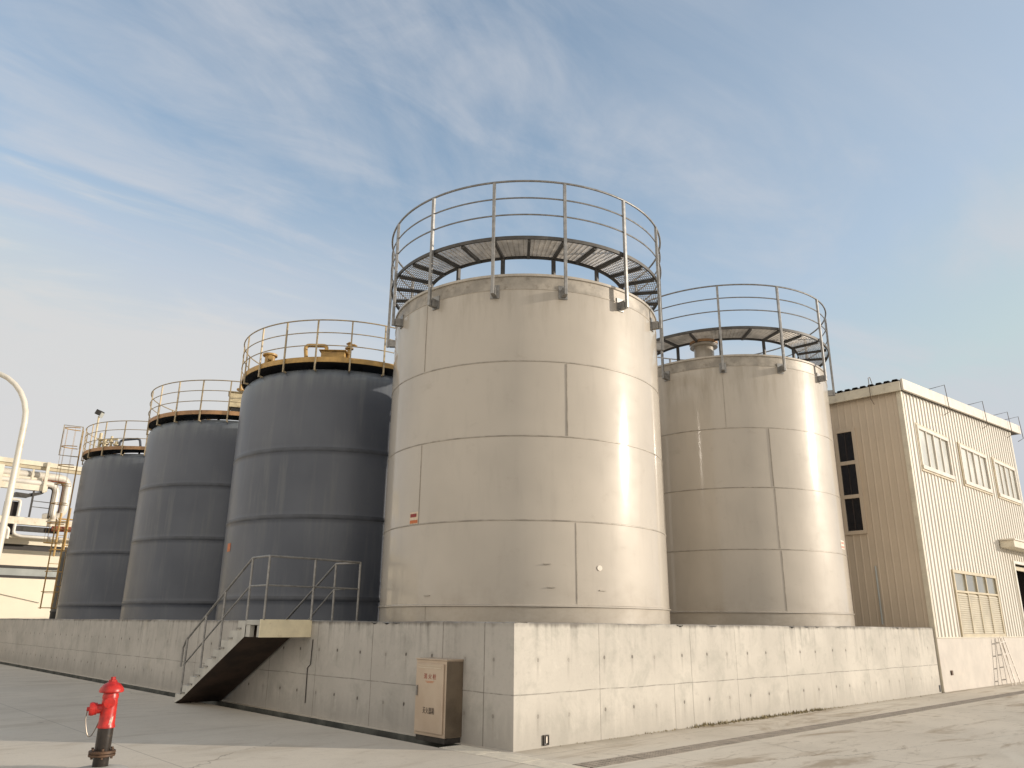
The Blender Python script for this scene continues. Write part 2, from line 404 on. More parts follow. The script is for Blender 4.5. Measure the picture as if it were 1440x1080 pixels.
# ------------------------------------------------------------------ setting: ground
XA, XB = -.53, -.12          # drain along the left wall
YA, YB = -1.47, -1.14        # drain along the right wall
BIG = 400
def ground():
    b = MB()
    xs = [-BIG, XA, XB, BIG]; ys = [-BIG, YA, YB, BIG]
    def cells(lo, hi): 
        return lo, hi
    def rect(x0, x1, y0, y1):
        b.quad([(x0,y0,0),(x1,y0,0),(x1,y1,0),(x0,y1,0)])
    XE, YE = 34., 36.         # drain ends
    rect(-BIG, XA, -BIG, BIG)
    rect(XA, BIG, -BIG, YA)
    rect(XB, BIG, YB, BIG)
    rect(XA, XB, YE, BIG)
    rect(XE, BIG, YA, YB)
    D = -.24
    # channel bottoms and sides
    b.quad([(XA,YA,D),(XB,YA,D),(XB,YE,D),(XA,YE,D)], 1)
    b.quad([(XB,YA,D),(XE,YA,D),(XE,YB,D),(XB,YB,D)], 1)
    b.quad([(XA,YA,0),(XA,YE,0),(XA,YE,D),(XA,YA,D)], 1)
    b.quad([(XB,YE,0),(XB,YB,0),(XB,YB,D),(XB,YE,D)], 1)
    b.quad([(XA,YE,0),(XB,YE,0),(XB,YE,D),(XA,YE,D)], 1)
    b.quad([(XE,YA,0),(XA,YA,0),(XA,YA,D),(XE,YA,D)], 1)
    b.quad([(XB,YB,0),(XE,YB,0),(XE,YB,D),(XB,YB,D)], 1)
    b.quad([(XE,YB,0),(XE,YA,0),(XE,YA,D),(XE,YB,D)], 1)
    o = b.build('ground', [M['ground'], M['channel']]); tag(o, kind='structure')
ground()

# drain grates (individual sections)
def grate(name, length, width, mat, nb, nc):
    b = MB()
    for k in range(nb):
        y = -width/2 + .012 + (width-.024)*k/(nb-1)
        b.box(.004, length-.004, y-.006, y+.006, -.034, .004)
    for k in range(nc):
        x = .02 + (length-.04)*k/(nc-1)
        b.box(x-.005, x+.005, -width/2+.01, width/2-.01, -.022, .0025)
    return b.build(name, mat)
g0 = grate('drain_grate', 1.0, YB-YA-.01, M['grate_dark'], 8, 9)
tag(g0, 'dirty steel grate in the long drain running parallel to the sunlit concrete wall', 'drain grate', 'drain grates along the sunlit wall')
n = 0
for k in range(33):
    x = XB + .03 + k*1.0
    o = g0 if k == 0 else g0.copy()
    if k: col.objects.link(o)
    o.location = (x, (YA+YB)/2, 0); n += 1
g1 = grate('drain_grate', .78, XB-XA-.01, M['grate_light'], 14, 16)
tag(g1, 'pale galvanised steel grate in the short drain passing the corner of the concrete wall', 'drain grate', 'pale drain grates by the wall corner')
for k in range(3):
    o = g1 if k == 0 else g1.copy()
    if k: col.objects.link(o)
    o.rotation_euler = (0,0,PI/2); o.location = ((XA+XB)/2, -1.45 + k*.79, 0)

# ------------------------------------------------------------------ containment wall
def bund():
    rnd = random.Random(3)
    root = thing('concrete_wall', 'long grey concrete containment wall with formwork marks standing in front of the tanks', 'wall')
    def run(axis, length, t, mats):
        b = MB(); uvs = []
        n = int(length/.09); us = [length*i/n for i in range(n+1)]
        top = []
        ph = [rnd.uniform(0, 6) for _ in range(4)]
        for u in us:
            z = 1.628 + .004*math.sin(u*1.1+ph[0]) + .003*math.sin(u*2.7+ph[1]) + rnd.uniform(-.004,.004)
            if rnd.random() < .07: z -= rnd.uniform(.01,.035)
            top.append(z)
        zs = [0,.2,.4,.6,.8,1.,1.2,1.4,1.54,1.60]
        def P(u, d, z): return (u, d, z) if axis == 'x' else (d, u, z)
        front, topr = [], []
        for z in zs: front.append([P(u, 0, z) for u in us])
        front.append([P(u, .0 , top[i]-.012) for i, u in enumerate(us)])
        front.append([P(u, .012 + rnd.uniform(0,.006), top[i]) for i, u in enumerate(us)])
        front.append([P(u, t, top[i]+.002) for i, u in enumerate(us)])
        front.append([P(u, t, 0) for u in us])
        rows = front if axis == 'x' else [list(reversed(r)) for r in front]
        b.grid(rows, 0, True)
        return b
    bx = run('x', 15.44, .25, None)
    by = run('y', 34.0, .25, None)
    def finish(b, name, mat, axis, trim):
        o = b.build(name, mat, root, sharp=50)
        me = o.data; uvl = me.uv_layers.new(name='UVMap')
        for lp in me.loops:
            v = me.vertices[lp.vertex_index].co
            uvl.data[lp.index].uv = ((v.x if axis == 'x' else v.y), v.z)
        return o
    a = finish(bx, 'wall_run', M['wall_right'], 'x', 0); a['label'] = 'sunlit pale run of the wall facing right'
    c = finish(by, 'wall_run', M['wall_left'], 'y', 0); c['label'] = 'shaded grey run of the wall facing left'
    # far runs close the basin
    b = MB(); b.box(.252, 15.3, 33.75, 34.0, 0, 1.62); b.build('wall_run', M['plinth'], root)['label'] = 'rear run of the wall behind the tanks'
    # drain spouts
    def spout(x, w, h, z):
        b = MB(); d = .028
        b.box(x-w/2, x+w/2, -d, -.002, z-h/2, z-h/2+.014); b.box(x-w/2, x+w/2, -d, -.002, z+h/2-.014, z+h/2)
        b.box(x-w/2, x-w/2+.014, -d, -.002, z-h/2+.015, z+h/2-.015); b.box(x+w/2-.014, x+w/2, -d, -.002, z-h/2+.015, z+h/2-.015)
        b.box(x-w/2+.014, x+w/2-.014, -.008, -.003, z-h/2+.014, z+h/2-.014)
        b.build('drain_outlet', M['black'], root)
        b = MB(); b.box(x+.005, x+w/2-.018, -.016, -.009, z-h/2+.025, z+h/2-.02); b.build('drain_flap', M['stickergreyish'], root)
    spout(.60, .105, .13, .095)
    b = MB(); b.box(15.31, 15.39, -.012, -.002, .03, .19); b.build('drain_outlet', M['dark'], root)
bund()

b = MB(); b.quad([(.25,.25,.006),(15.3,.25,.006),(15.3,33.75,.006),(.25,33.75,.006)])
bf = b.build('containment_floor', paint('basin_floor_low_bounce', (.10,.095,.085), .9, 0, .4, 1, (.05,.045,.04))); tag(bf, kind='structure')  # unseen floor sheet, added dark to cut bounce light onto the grey tanks

# weeds and crumbs at the wall foot
def weeds():
    rnd = random.Random(11); b = MB()
    for k in range(620):
        t = rnd.random()
        x = 2.2 + 7.5*rnd.betavariate(2.4, 1.7) if t < .85 else rnd.uniform(.2, 15)
        y = -rnd.random()**2*.13 - .01
        s = rnd.uniform(.010,.036)*(1.1 if 4 < x < 8.6 else .6)
        a = rnd.uniform(0, PI); lean = rnd.uniform(-.5,.5)*s
        dx, dy = math.cos(a)*s*.5, math.sin(a)*s*.5
        b.quad([(x-dx,y-dy,.001),(x+dx,y+dy,.001),(x+lean,y+lean*.6,s*rnd.uniform(.8,1.9))])
        if k % 3 == 0:
            r = s*.35; b.obox((x+.03,y-.01,r*.5), (r,r*.3,0),(-r*.3,r*.8,0),(0,0,r*.5))
    o = b.build('dry_weeds', M['weed']); tag(o, 'thin dry weeds and dirt along the foot of the sunlit concrete wall', 'weeds', kind='stuff')
weeds()

# ------------------------------------------------------------------ storage tanks
def roof_part(root, r, z, rise, mat):
    b = MB(); b.lathe([(r, z-.02), (r-.01, z), (r*.5, z+rise*.55), (.3, z+rise), (.02, z+rise+.01)], 72)
    return b.build('roof', mat, root)

def steel_tank(loc, label, nposts, a_first, seams, vseams, zo=0.):
    root = thing('storage_tank', label, 'storage tank', loc, 'stainless storage tanks')
    r = 2.79
    b = MB(); b.lathe([(r+.12,0),(r+.12,.28),(r+.08,.3),(r-.3,.301)], 72); b.build('plinth', M['plinth'], root)
    prof = [(r+.012,.3),(r+.012,.33),(r,.36)]; mi = [0,0]
    rr = r
    for i, z in enumerate(seams):
        if i == 0:
            prof += [(rr+.004,z-.05),(rr+.006,z-.03),(rr+.030,z-.022),(rr+.030,z-.004),(rr,z+.012),(rr,z+.06)]; mi += [0,0,1,0,0,0]; continue
        prof += [(rr,z-.06),(rr,z-.013),(rr+.008,z-.008),(rr+.008,z+.006)]; 
        mi += [0,0,1,1]
        rr = r - .004*((i+1) % 2)
        prof += [(rr,z+.012),(rr,z+.06)]; mi += [1,0]
    mi = mi + [0]
    ztop = 7.74 + zo
    prof += [(rr,7.43+zo),(rr+.008,7.438+zo),(rr+.008,7.452+zo),(rr,7.46+zo),(rr,ztop-.05),(rr+.025,ztop-.045),(rr+.025,ztop),(rr-.04,ztop)]
    mi += [0,1,1,1,0,0,0]
    b = MB(); b.lathe(prof, 128, mi=[0]*0 or (mi + [0]*(len(prof)-1-len(mi)))[:len(prof)-1])
    # vertical welds
    zs = [.36] + list(seams) + [7.43+zo]
    for i in range(len(zs)-1):
        for a in vseams[i]:
            c = pol(r+.001, a, (zs[i]+zs[i+1])/2)
            t = Vector((-math.sin(R(a)), math.cos(R(a)), 0)); nrm = Vector((math.cos(R(a)), math.sin(R(a)), 0))
            b.obox(c, t*.0075, nrm*.006, Vector((0,0,(zs[i+1]-zs[i])/2-.025)), 1)
    b.build('shell', [M['steel'], M['seam']], root, sharp=25)
    roof_part(root, r-.02, ztop-.01, .30, M['steel'])
    # ring walkway
    zd = 8.44 + zo; ro, ri, rp = 2.93, 2.12, 2.975
    walk = MB(); walk.ringbox(ro-.03, ro, zd-.055, zd+.012, 112); walk.ringbox(ri, ri+.03, zd-.065, zd, 96)
    w = walk.build('walkway', M['deck'], root)
    g = MB()
    nr = 18
    for k in range(nr):
        q = ri + .045 + (ro-ri-.1)*k/(nr-1)
        g.ringbox(q-.005, q+.005, zd-.019, zd-.002, 112)
    for k in range(168):
        a = 2*PI*k/168; c, s_ = math.cos(a), math.sin(a)
        g.bar((c*(ri+.04), s_*(ri+.04), zd-.008), (c*(ro-.05), s_*(ro-.05), zd-.008), .009, .010)
    g.build('grating', M['grating'], w)
    step = 360/nposts
    for k in range(nposts*2):
        a = a_first + k*step/2
        j = MB(); j.bar(pol(ri+.05, a, zd-.064), pol(ro-.04, a, zd-.064), .055, .06)
        j.build('joist', M['deck'], w)
    for k in range(nposts):
        a = a_first + k*step
        j = MB(); j.bar(pol(2.2, a, 7.76+zo), pol(2.2, a, zd-.095), .06, .06, up=(0,1,0)); j.build('leg', M['deck'], w)
    # posts run down past the deck to stub brackets on the shell
    rail = MB()
    rail.tube(circ(rp-.005, 9.575+zo, 128), .021, 8, True)
    top = rail.build('railing', M['galv'], root)
    for z in (8.875+zo, 9.225+zo):
        q = MB(); q.tube(circ(rp-.02, z, 128), .015, 6, True); q.build('mid_rail', M['galv'], top)
    for k in range(nposts):
        a = a_first + k*step; nrm = pol(1, a, 0); t = Vector((-nrm.y, nrm.x, 0))
        p = MB()
        c = nrm*(rp+.002)
        p.obox(c+Vector((0,0,(7.29+9.56)/2+zo)), t*.028, nrm*.026, Vector((0,0,(9.56-7.29)/2)))
        post = p.build('post', M['galv'], top, bevel=.004)
        p = MB()
        p.obox(nrm*(r+.010)+Vector((0,0,7.40+zo)), t*.085, nrm*.008, Vector((0,0,.13)))
        p.obox(nrm*(r+.085)+t*.035+Vector((0,0,7.37+zo)), t*.007, nrm*.068, Vector((0,0,.075)))
        p.obox(nrm*(r+.085)-t*.035+Vector((0,0,7.37+zo)), t*.007, nrm*.068, Vector((0,0,.075)))
        p.obox(nrm*(r+.085)+Vector((0,0,7.301+zo)), t*.027, nrm*.066, Vector((0,0,.006)))
        p.build('bracket', M['galv'], top)
    return root

S1 = steel_tank((3.29,3.20,0), 'large stainless steel tank nearest the camera behind the wall corner with ring walkway on top', 14, 188.57,
    (1.90,3.26,4.70,6.06), [[189.5,320,60],[243.9,325,80],[184,300,60],[241.2,330,70],[183.6,300,40]])
S2 = steel_tank((11.12,3.22,0), 'second stainless steel tank with a flanged roof nozzle beside the clad building', 12, 212.5,
    (1.93,3.33,4.78,6.25), [[300,60],[233.8,320,80],[233.3,310,60],[233.0,330,70],[212,300,40]], .40)

def curved_plate(root, name, r, a, z, w, h, mat, off=.004, label=None, parent=None):
    b = MB(); rows = []
    for zz in (z-h/2, z+h/2):
        rows.append([pol(r+off, a + math.degrees(w/r)*(k/4-.5), zz) for k in range(5)])
    b.grid(rows, 0, True)
    o = b.build(name, mat, parent or root)
    if label: o['label'] = label
    return o
def sticker(root, r, a, z, w, h, bg, bars):
    s = curved_plate(root, 'warning_label', r, a, z, w, h, bg, .005)
    for (dz, hh, m, ws, da) in bars:
        curved_plate(root, 'printed_line', r, a+da, z+dz, w*ws, hh, m, .008, parent=s)
sticker(S1, 2.79, 181.4, 3.38, .24, .21, M['stickerwhite'], [(.045,.06,M['stickerred'],.72,-.3),(-.065,.055,M['stickerorange'],.9,0)])
sticker(S2, 2.79, 280.5, 3.56, .30, .21, M['stickergreyish'], [(.045,.05,M['stickerfaint'],.7,0),(-.055,.05,M['stickerfaint'],.82,0)])
# small round patch plate on the first tank
b = MB(); c = pol(2.795, 252.6, 2.51); nrm = pol(1, 252.6, 0); t = Vector((-nrm.y, nrm.x, 0))
pts = [c + nrm*.006 + t*.05*math.cos(2*PI*k/14) + Vector((0,0,.045*math.sin(2*PI*k/14))) for k in range(14)]
b.quad(pts); b.build('patch_plate', M['stickergreyish'], S1)
# short dark scuffs near the foot, drawn as thin raised bars
for a, z in ((233.5,2.55),(235,2.18),(253.6,2.15),(190,2.05)):
    b = MB(); c = pol(2.80, a, z); nrm = pol(1, a, 0); t = Vector((-nrm.y, nrm.x, 0))
    b.obox(c, t*.06, nrm*.008, Vector((0,0,.007))); b.build('scuff', M['seam'], S1)
# roof nozzle on the second tank
b = MB(); c = pol(1.95, 200, 0)
b.lathe([(.26,8.0),(.26,8.68),(.36,8.68),(.36,8.74),(.26,8.745),(.001,8.75)], 32, c); nz = b.build('nozzle', M['steel'], S2)
b = MB(); b.lathe([(.36,8.752),(.37,8.76),(.37,8.82),(.33,8.83),(.001,8.84)], 32, c)
for k in range(12):
    q = c + pol(.31, k*30, 0); b.lathe([(.02,8.83),(.02,8.865),(.001,8.866)], 6, q)
b.build('cover_flange', M['brownring'], nz)
# small guard rail on the roof of the second tank
gr = MB()
for x, y in ((1.2,.2),(1.8,-.35),(.3,.9),(-.7,-.5)):
    gr.tube([(x,y,8.1),(x,y,8.62)], .016, 6)
gr.tube([(.3,.9,8.62),(1.2,.2,8.62),(1.8,-.35,8.62)], .016, 6)
gr.build('roof_rail', M['galv'], S2)

def grey_tank(loc, label, ring_mat):
    root = thing('storage_tank', label, 'storage tank', loc, 'dark grey storage tanks')
    r = 2.79
    b = MB(); b.lathe([(r+.1,0),(r+.1,.27),(r+.07,.3),(r-.3,.301)], 72); b.build('plinth', M['plinth'], root)
    prof = [(r+.03,.3),(r+.03,.5),(r,.53)]; mi = [0,0]
    for z in (2.12,3.98,5.60):
        prof += [(r,z-.16),(r,z-.06),(r+.010,z-.045),(r+.010,z+.015),(r,z+.05),(r,z+.14)]; mi += [0,0,1,1,1,0]
    prof += [(r,7.36),(r-.012,7.47),(r-.05,7.57),(r-.11,7.64),(r-.2,7.68),(r-1.2,7.80),(.02,7.86)]
    b = MB(); b.lathe(prof, 112, mi=(mi+[0]*40)[:len(prof)-1])
    b.build('shell', [M['frp'], M['frpband']], root, sharp=70)
    # walkway: dark soffit and ochre kick plate
    w = MB(); w.ringbox(2.05, 2.83, 7.845, 7.865, 96); 
    for k in range(21):
        a = 8 + k*360/21; w.bar(pol(2.2,a,7.72), pol(2.2,a,7.845), .06,.06, up=(0,1,0))
    deck = w.build('walkway', M['dark'], root)
    w = MB(); w.ringbox(2.815, 2.835, 7.80, 7.93, 112); w.build('kick_plate', ring_mat, deck)
    w = MB(); w.ringbox(2.05, 2.07, 7.83, 7.93, 96); w.build('kick_plate', ring_mat, deck)
    rail = MB(); rail.tube(circ(2.875, 8.90, 112), .017, 6, True); top = rail.build('railing', M['rail_cream'], root)
    for z in (8.22,8.56):
        q = MB(); q.tube(circ(2.87, z, 112), .013, 6, True); q.build('mid_rail', M['rail_cream'], top)
    for k in range(21):
        a = 188.5 + k*360/21; nrm = pol(1,a,0); t = Vector((-nrm.y,nrm.x,0))
        p = MB(); p.obox(nrm*2.862+Vector((0,0,8.23)), t*.019, nrm*.016, Vector((0,0,.66))); 
        p.obox(nrm*2.80+Vector((0,0,7.59)), t*.018, nrm*.05, Vector((0,0,.02)))
        p.build('post', M['rail_cream'], top)
    return root
G1 = grey_tank((3.29,10.48,0), 'dark grey tank right behind the concrete staircase with a bent ochre pipe on its roof', M['gold'])
G2 = grey_tank((3.29,17.6,0), 'middle dark grey tank with a cream motor box behind its roof railing', M['brownring'])
G3 = grey_tank((3.29,24.9,0), 'farthest dark grey tank with a floodlight and caged ladder on its left', M['brownring'])
curved_plate(G1, 'warning_label', 2.79, 174.0, 3.34, .22, .2, M['stickerorange'], .006)

# roof equipment of the first grey tank
b = MB(); c = pol(2.05, 229, 0)
t = Vector((math.sin(R(229)), -math.cos(R(229)), 0)); nrm = pol(1,229,0)
b.obox(c+Vector((0,0,8.06)), t*.30, nrm*.28, Vector((0,0,.20))); b.obox(c+Vector((0,0,8.275)), t*.35, nrm*.33, Vector((0,0,.014)))
hb = b.build('hatch', M['gold'], G1, bevel=.012)
b = MB(); q = c - t*.36
b.lathe([(.05,7.9),(.05,8.42),(.11,8.42),(.11,8.45),(.05,8.46),(.05,8.54),(.09,8.56),(.02,8.62)], 16, q)
b.tube([q+Vector((0,0,8.52)), q-t*.12+Vector((0,0,8.54)), q-t*.19+Vector((0,0,8.50))], .03, 8); b.build('valve', M['gold'], G1)
b = MB(); p0 = c + t*.30
def arc_pipe(pts, rad, n=6):
    """polyline with rounded corners"""
    pts = [Vector(p) for p in pts]; out = [pts[0]]
    for i in range(1, len(pts)-1):
        a, q, d = pts[i-1], pts[i], pts[i+1]
        u = (a-q).normalized(); v = (d-q).normalized(); rr = min(rad, (a-q).length*.48, (d-q).length*.48)
        s, e = q+u*rr, q+v*rr
        for k in range(n+1):
            f = k/n; out.append(s*(1-f)**2 + q*2*f*(1-f) + e*f*f)
    out.append(pts[-1]); return out
b.tube(arc_pipe([p0+t*.12+Vector((0,0,7.9)), p0+Vector((0,0,8.15)), p0-t*.1+Vector((0,0,8.50)), p0+t*.48+Vector((0,0,8.50)), p0+t*.40+Vector((0,0,7.9))], .12), .05, 10)
b.build('vent_pipe', M['gold'], G1)
b = MB(); c = pol(2.35, 178, 0)
b.lathe([(.17,7.9),(.17,8.14),(.13,8.18),(.13,8.36),(.19,8.37),(.19,8.42),(.02,8.46)], 20, c)
b.tube([c+Vector((0,0,8.2)), c+Vector((-.12,-.30,8.24))], .07, 10); b.build('motor', M['gold'], G1)
# second grey tank: agitator box
b = MB(); c = pol(1.75, 245, 0); t = Vector((math.sin(R(247)), -math.cos(R(247)), 0)); nrm = pol(1,247,0)
b.obox(c+Vector((0,0,8.52)), t*.30, nrm*.26, Vector((0,0,.24))); b.obox(c+Vector((0,0,8.775)), t*.36, nrm*.31, Vector((0,0,.014)))
box = b.build('motor_box', M['creambox'], G2, bevel=.015)
b = MB(); b.obox(c+Vector((0,0,8.17)), t*.22, nrm*.2, Vector((0,0,.105))); b.tube([c-t*.25+Vector((0,0,8.33)), c-t*.66+Vector((0,0,8.36))], .065, 10)
b.build('gearbox', M['darksteel'], G2)
b = MB(); 
for s in (-1,1): b.bar(c+t*s*.27-nrm*0+Vector((0,0,7.9)), c+t*s*.27+Vector((0,0,8.3)), .06,.06, up=(0,1,0))
b.build('stand', M['creambox'], G2)
b = MB(); b.lathe([(.06,8.79),(.06,8.92),(.12,8.93),(.12,8.98),(.05,9.0),(.05,9.12),(.01,9.16)], 14, c)
b.tube([c+Vector((0,0,9.05)), c-t*.16+Vector((0,0,9.15)), c-t*.22+Vector((0,0,9.3))], .025, 6); b.build('valve', M['gold'], G2)
# third grey tank: floodlight, pipes, caged ladder
b = MB(); c = pol(2.75, 190, 0)
b.tube([c+Vector((0,0,7.87)), c+Vector((0,0,9.25))], .035, 8); pole_ = b.build('lamp_pole', M['creambox'], G3)
b = MB(); hd = c+Vector((0,0,9.38)); d1 = Vector((.72,-.69,0)); 
b.obox(hd, d1*.12+Vector((0,0,-.05)), Vector((.69,.72,0))*.10, Vector((0,0,.09))+d1*.04); fl = b.build('floodlight', M['darksteel'], pole_, bevel=.02)
b = MB(); b.obox(hd+d1*.10-Vector((0,0,.095)), d1*.012+Vector((0,0,-.005)), Vector((.69,.72,0))*.10, Vector((0,0,.09))+d1*.04); b.build('lens', M['glass_pale'], fl)
b = MB(); c = pol(2.1, 205, 0); d1 = Vector((.73,-.68,0))
b.tube(arc_pipe([c+Vector((0,0,7.9)), c+Vector((0,0,8.35)), c+d1*.75+Vector((0,0,8.42)), c+d1*.82+Vector((0,0,8.1))], .12), .045, 8); b.build('vent_pipe', M['frpband'], G3)
b = MB()
for k, (dx, h, rr) in enumerate(((-.25,.75,.06),(-.05,.5,.09),(.2,.62,.05),(.42,.42,.07))):
    q = pol(2.35,192,0)+d1*dx; b.lathe([(rr,7.88),(rr,7.88+h*.6),(rr*1.8,7.88+h*.62),(rr*1.8,7.88+h*.7),(rr,7.88+h*.72),(rr,7.88+h),(.01,7.88+h+.02)], 12, q)
b.tube([pol(2.35,192,8.35)-d1*.3, pol(2.35,192,8.38)+d1*.45], .04, 8); b.build('valve', M['creambox'], G3)

def caged_ladder(parent, pos, face, z0, z1, name='ladder', cage_from=2.2, mats=None):
    """pos: foot point, face: outward unit vector"""
    f = Vector(face).normalized(); t = Vector((-f.y, f.x, 0)); pos = Vector(pos)
    b = MB()
    for s in (-1,1): b.bar(pos+t*s*.23+Vector((0,0,z0)), pos+t*s*.23+Vector((0,0,z1)), .07,.03, up=tuple(f))
    k = z0+.15
    while k < z1: b.tube([pos-t*.23+Vector((0,0,k)), pos+t*.23+Vector((0,0,k))], .014, 6); k += .3
    lad = b.build(name, mats or M['gold'], parent)
    b = MB(); hoops = []
    z = z0+cage_from
    while z <= z1+.01:
        b.tube([pos+t*.23*1.0*math.cos(a)*1.25+f*(.1+.55*math.sin(a))+Vector((0,0,z)) for a in [PI*i/10 for i in range(11)]], .018, 6); z += .75
    for i in (1,3,5,7,9):
        a = PI*i/10; q = pos+t*.2875*math.cos(a)+f*(.1+.55*math.sin(a))
        b.bar(q+Vector((0,0,z0+cage_from)), q+Vector((0,0,z1)), .035,.008, up=tuple(f))
    b.build('cage', mats or M['gold'], lad)
    return lad
an = R(170); caged_ladder(G3, pol(2.97,164,0), pol(1,164,0), 2.2, 8.9)
b = MB(); p = pol(3.0,168,0); q = pol(3.65,168,0); t = pol(.28,78,0)
b.tube([p-t+Vector((0,0,8.0)),p-t+Vector((0,0,8.9)),q-t+Vector((0,0,8.9)),q-t+Vector((0,0,7.7)),p-t+Vector((0,0,7.7))], .022, 6); b.build('gate_rail', M['rail_cream'], G3)

# ------------------------------------------------------------------ small dark tank at far left
D = thing('process_tank', 'narrow dark tank half hidden at the left end of the grey tank row', 'tank', (3.22,32.4,0))
b = MB(); b.lathe([(1.18,0),(1.18,1.9),(1.21,1.95),(1.18,2.0),(1.18,4.2),(1.15,4.6),(1.0,4.76),(.02,4.95)], 48); b.build('shell', M['bluegrey'], D, sharp=60)
b = MB(); b.lathe([(.2,4.8),(.2,5.2),(.3,5.2),(.3,5.26),(.01,5.28)], 20); b.build('manhole', M['rust'], D)
b = MB()
for x in (-1.92,-1.50): b.bar((x,-1.25,2.05),(x,-1.25,5.9),.05,.035,up=(0,1,0))
z = 2.1
while z < 5.9: b.tube([(-1.92,-1.25,z),(-1.50,-1.25,z)], .014, 6); z += .62
lad = b.build('ladder', M['gold'], D)
b = MB()
for z in (2.08,2.75,3.6,4.5,5.4): b.tube([(-1.50,-1.25,z),(-1.46,-1.85,z),(-1.90,-2.0,z),(-2.10,-1.7,z),(-1.92,-1.25,z)], .017, 6)
for x,y in ((-1.46,-1.85),(-2.05,-1.75)): b.bar((x,y,2.08),(x,y,5.4),.025,.012)
b.build('cage', M['gold'], lad)
b = MB(); b.bar((-1.5,-1.22,4.8),(-.9,-.7,4.8),.04,.04); b.bar((-1.5,-1.22,3.0),(-.9,-.7,3.0),.04,.04); b.build('ladder_bracket', M['gold'], lad)

# ------------------------------------------------------------------ concrete staircase over the wall
def staircase():
    root = thing('staircase', 'concrete staircase with steel handrails climbing over the shaded wall', 'staircase', (-.5,7.4,0))
    O = Vector((-.5,7.4,0))
    def L(x,y,z): return (x-O.x, y-O.y, z)
    b = MB()
    # flight: 9 risers from y=9.05 up to y=6.15
    n = 9; y0, y1 = 9.05, 6.15; rise = 1.62/n; run = (y0-y1)/n
    x0, x1 = -1.0, -.06
    side = []
    up = []
    for i in range(n):
        y = y0 - i*run
        up += [(y, i*rise), (y, (i+1)*rise)]
    up += [(y1, n*rise)]
    low = [(y1, 1.34), (y0-.12, 0.0)]
    poly = up + low
    def face(x, flip):
        pts = [L(x, y, z) for y, z in poly]
        b.quad(pts if flip else list(reversed(pts)), 0)
    # triangulate sides as strips to keep them planar and clean
    for x, flip in ((x0, False), (x1, True)):
        for i in range(n):
            ya = y0 - i*run; yb = y0-(i+1)*run
            def lowz(y): return max(0., 1.34*(y0-.12-y)/(y0-.12-y1))
            pts = [L(x,ya,lowz(ya)), L(x,yb,lowz(yb)), L(x,yb,(i+1)*rise), L(x,ya,(i+1)*rise)]
            b.quad(pts if flip else list(reversed(pts)), 0)
    for i in range(n):
        ya = y0-i*run; yb = ya-run
        b.quad([L(x0,ya,i*rise),L(x0,ya,(i+1)*rise),L(x1,ya,(i+1)*rise),L(x1,ya,i*rise)],0)
        b.quad([L(x0,ya,(i+1)*rise),L(x0,yb,(i+1)*rise),L(x1,yb,(i+1)*rise),L(x1,ya,(i+1)*rise)],0)
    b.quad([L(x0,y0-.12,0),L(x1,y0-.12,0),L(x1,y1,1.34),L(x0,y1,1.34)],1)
    b.build('flight', [M['stairconc'], M['under_shade']], root)
    # step cheek plates visible on the outer side
    for i in range(1, n):
        y = y0 - i*run
        q = MB(); q.box(x0-.022-O.x, x0-.002-O.x, y-run*.5-O.y, y+.03-O.y, i*rise+.03, i*rise+.055); q.build('step_nosing', M['galv'], root)
    # landing
    b = MB(); b.box(-1.0-O.x, -.002-O.x, 5.53-O.y, 6.148-O.y, 1.545, 1.635)
    b.box(-.99-O.x, -.90-O.x, 5.535-O.y, 5.70-O.y, 1.335, 1.543); b.box(-.99-O.x, -.90-O.x, 5.98-O.y, 6.145-O.y, 1.335, 1.543)
    b.box(.26-O.x, 1.05-O.x, 5.53-O.y, 6.148-O.y, 1.50, 1.637)
    b.build('landing', M['stairconc'], root, bevel=.008)
    b = MB(); b.box(-.86-O.x, -.80-O.x, 5.6-O.y, 6.1-O.y, 1.34, 1.54); b.build('landing_beam', M['under_shade'], root)
    b = MB(); b.box(-1.03-O.x, -.004-O.x, 5.50-O.y, 5.528-O.y, 1.335, 1.645); b.build('fascia_plate', M['sunplate'], root, bevel=.004)
    # inner flight
    b = MB()
    for i in range(6):
        b.box(.28-O.x, 1.02-O.x, 6.152+i*.3-O.y, 6.45+i*.3-O.y, 1.36-i*.2, 1.45-i*.2)
    b.build('inner_steps', M['stairconc'], root)
    # railings
    h = 1.12; zt = 1.64
    def post(par, x, y, z0, z1, r=.022): 
        q = MB(); q.tube([L(x,y,z0), L(x,y,z1)], r, 8); q.build('post', M['galv'], par)
    A = (-.97,6.2); Bp = (-.97,5.51); Cp = (-.03,5.51); E_ = (.97,5.51); Dp = (.80,6.15)
    r = MB(); r.tube([L(A[0],A[1],zt+h), L(Bp[0],Bp[1],zt+h), L(Cp[0],Cp[1],zt+h), L(E_[0],E_[1],zt+h-.01), L(Dp[0],Dp[1],zt+h-.015)], .022, 8)
    slope = 1.62/2.9
    yb = 9.0; zb = zt+h - (yb-A[1])*slope
    r.tube([L(A[0],A[1],zt+h), L(A[0],yb-.1,zb+.03), L(A[0],yb+.02,zb-.12), L(A[0],yb+.03,zb-.5)], .022, 8)
    r.tube([L(Dp[0],Dp[1],zt+h-.015), L(.80,8.2,zt+h-1.2)], .022, 8)
    top = r.build('railing', M['galv'], root)
    r = MB(); hm = .60
    r.tube([L(A[0],A[1],zt+hm), L(Bp[0],Bp[1],zt+hm), L(Cp[0],Cp[1],zt+hm), L(E_[0],E_[1],zt+hm)], .017, 8); r.tube([L(Dp[0],Dp[1],zt+hm),L(Dp[0],Dp[1]-.4,zt+hm)], .017, 8)
    r.tube([L(A[0],A[1],zt+hm), L(A[0],8.9,zt+hm-(8.9-A[1])*slope)], .017, 8)
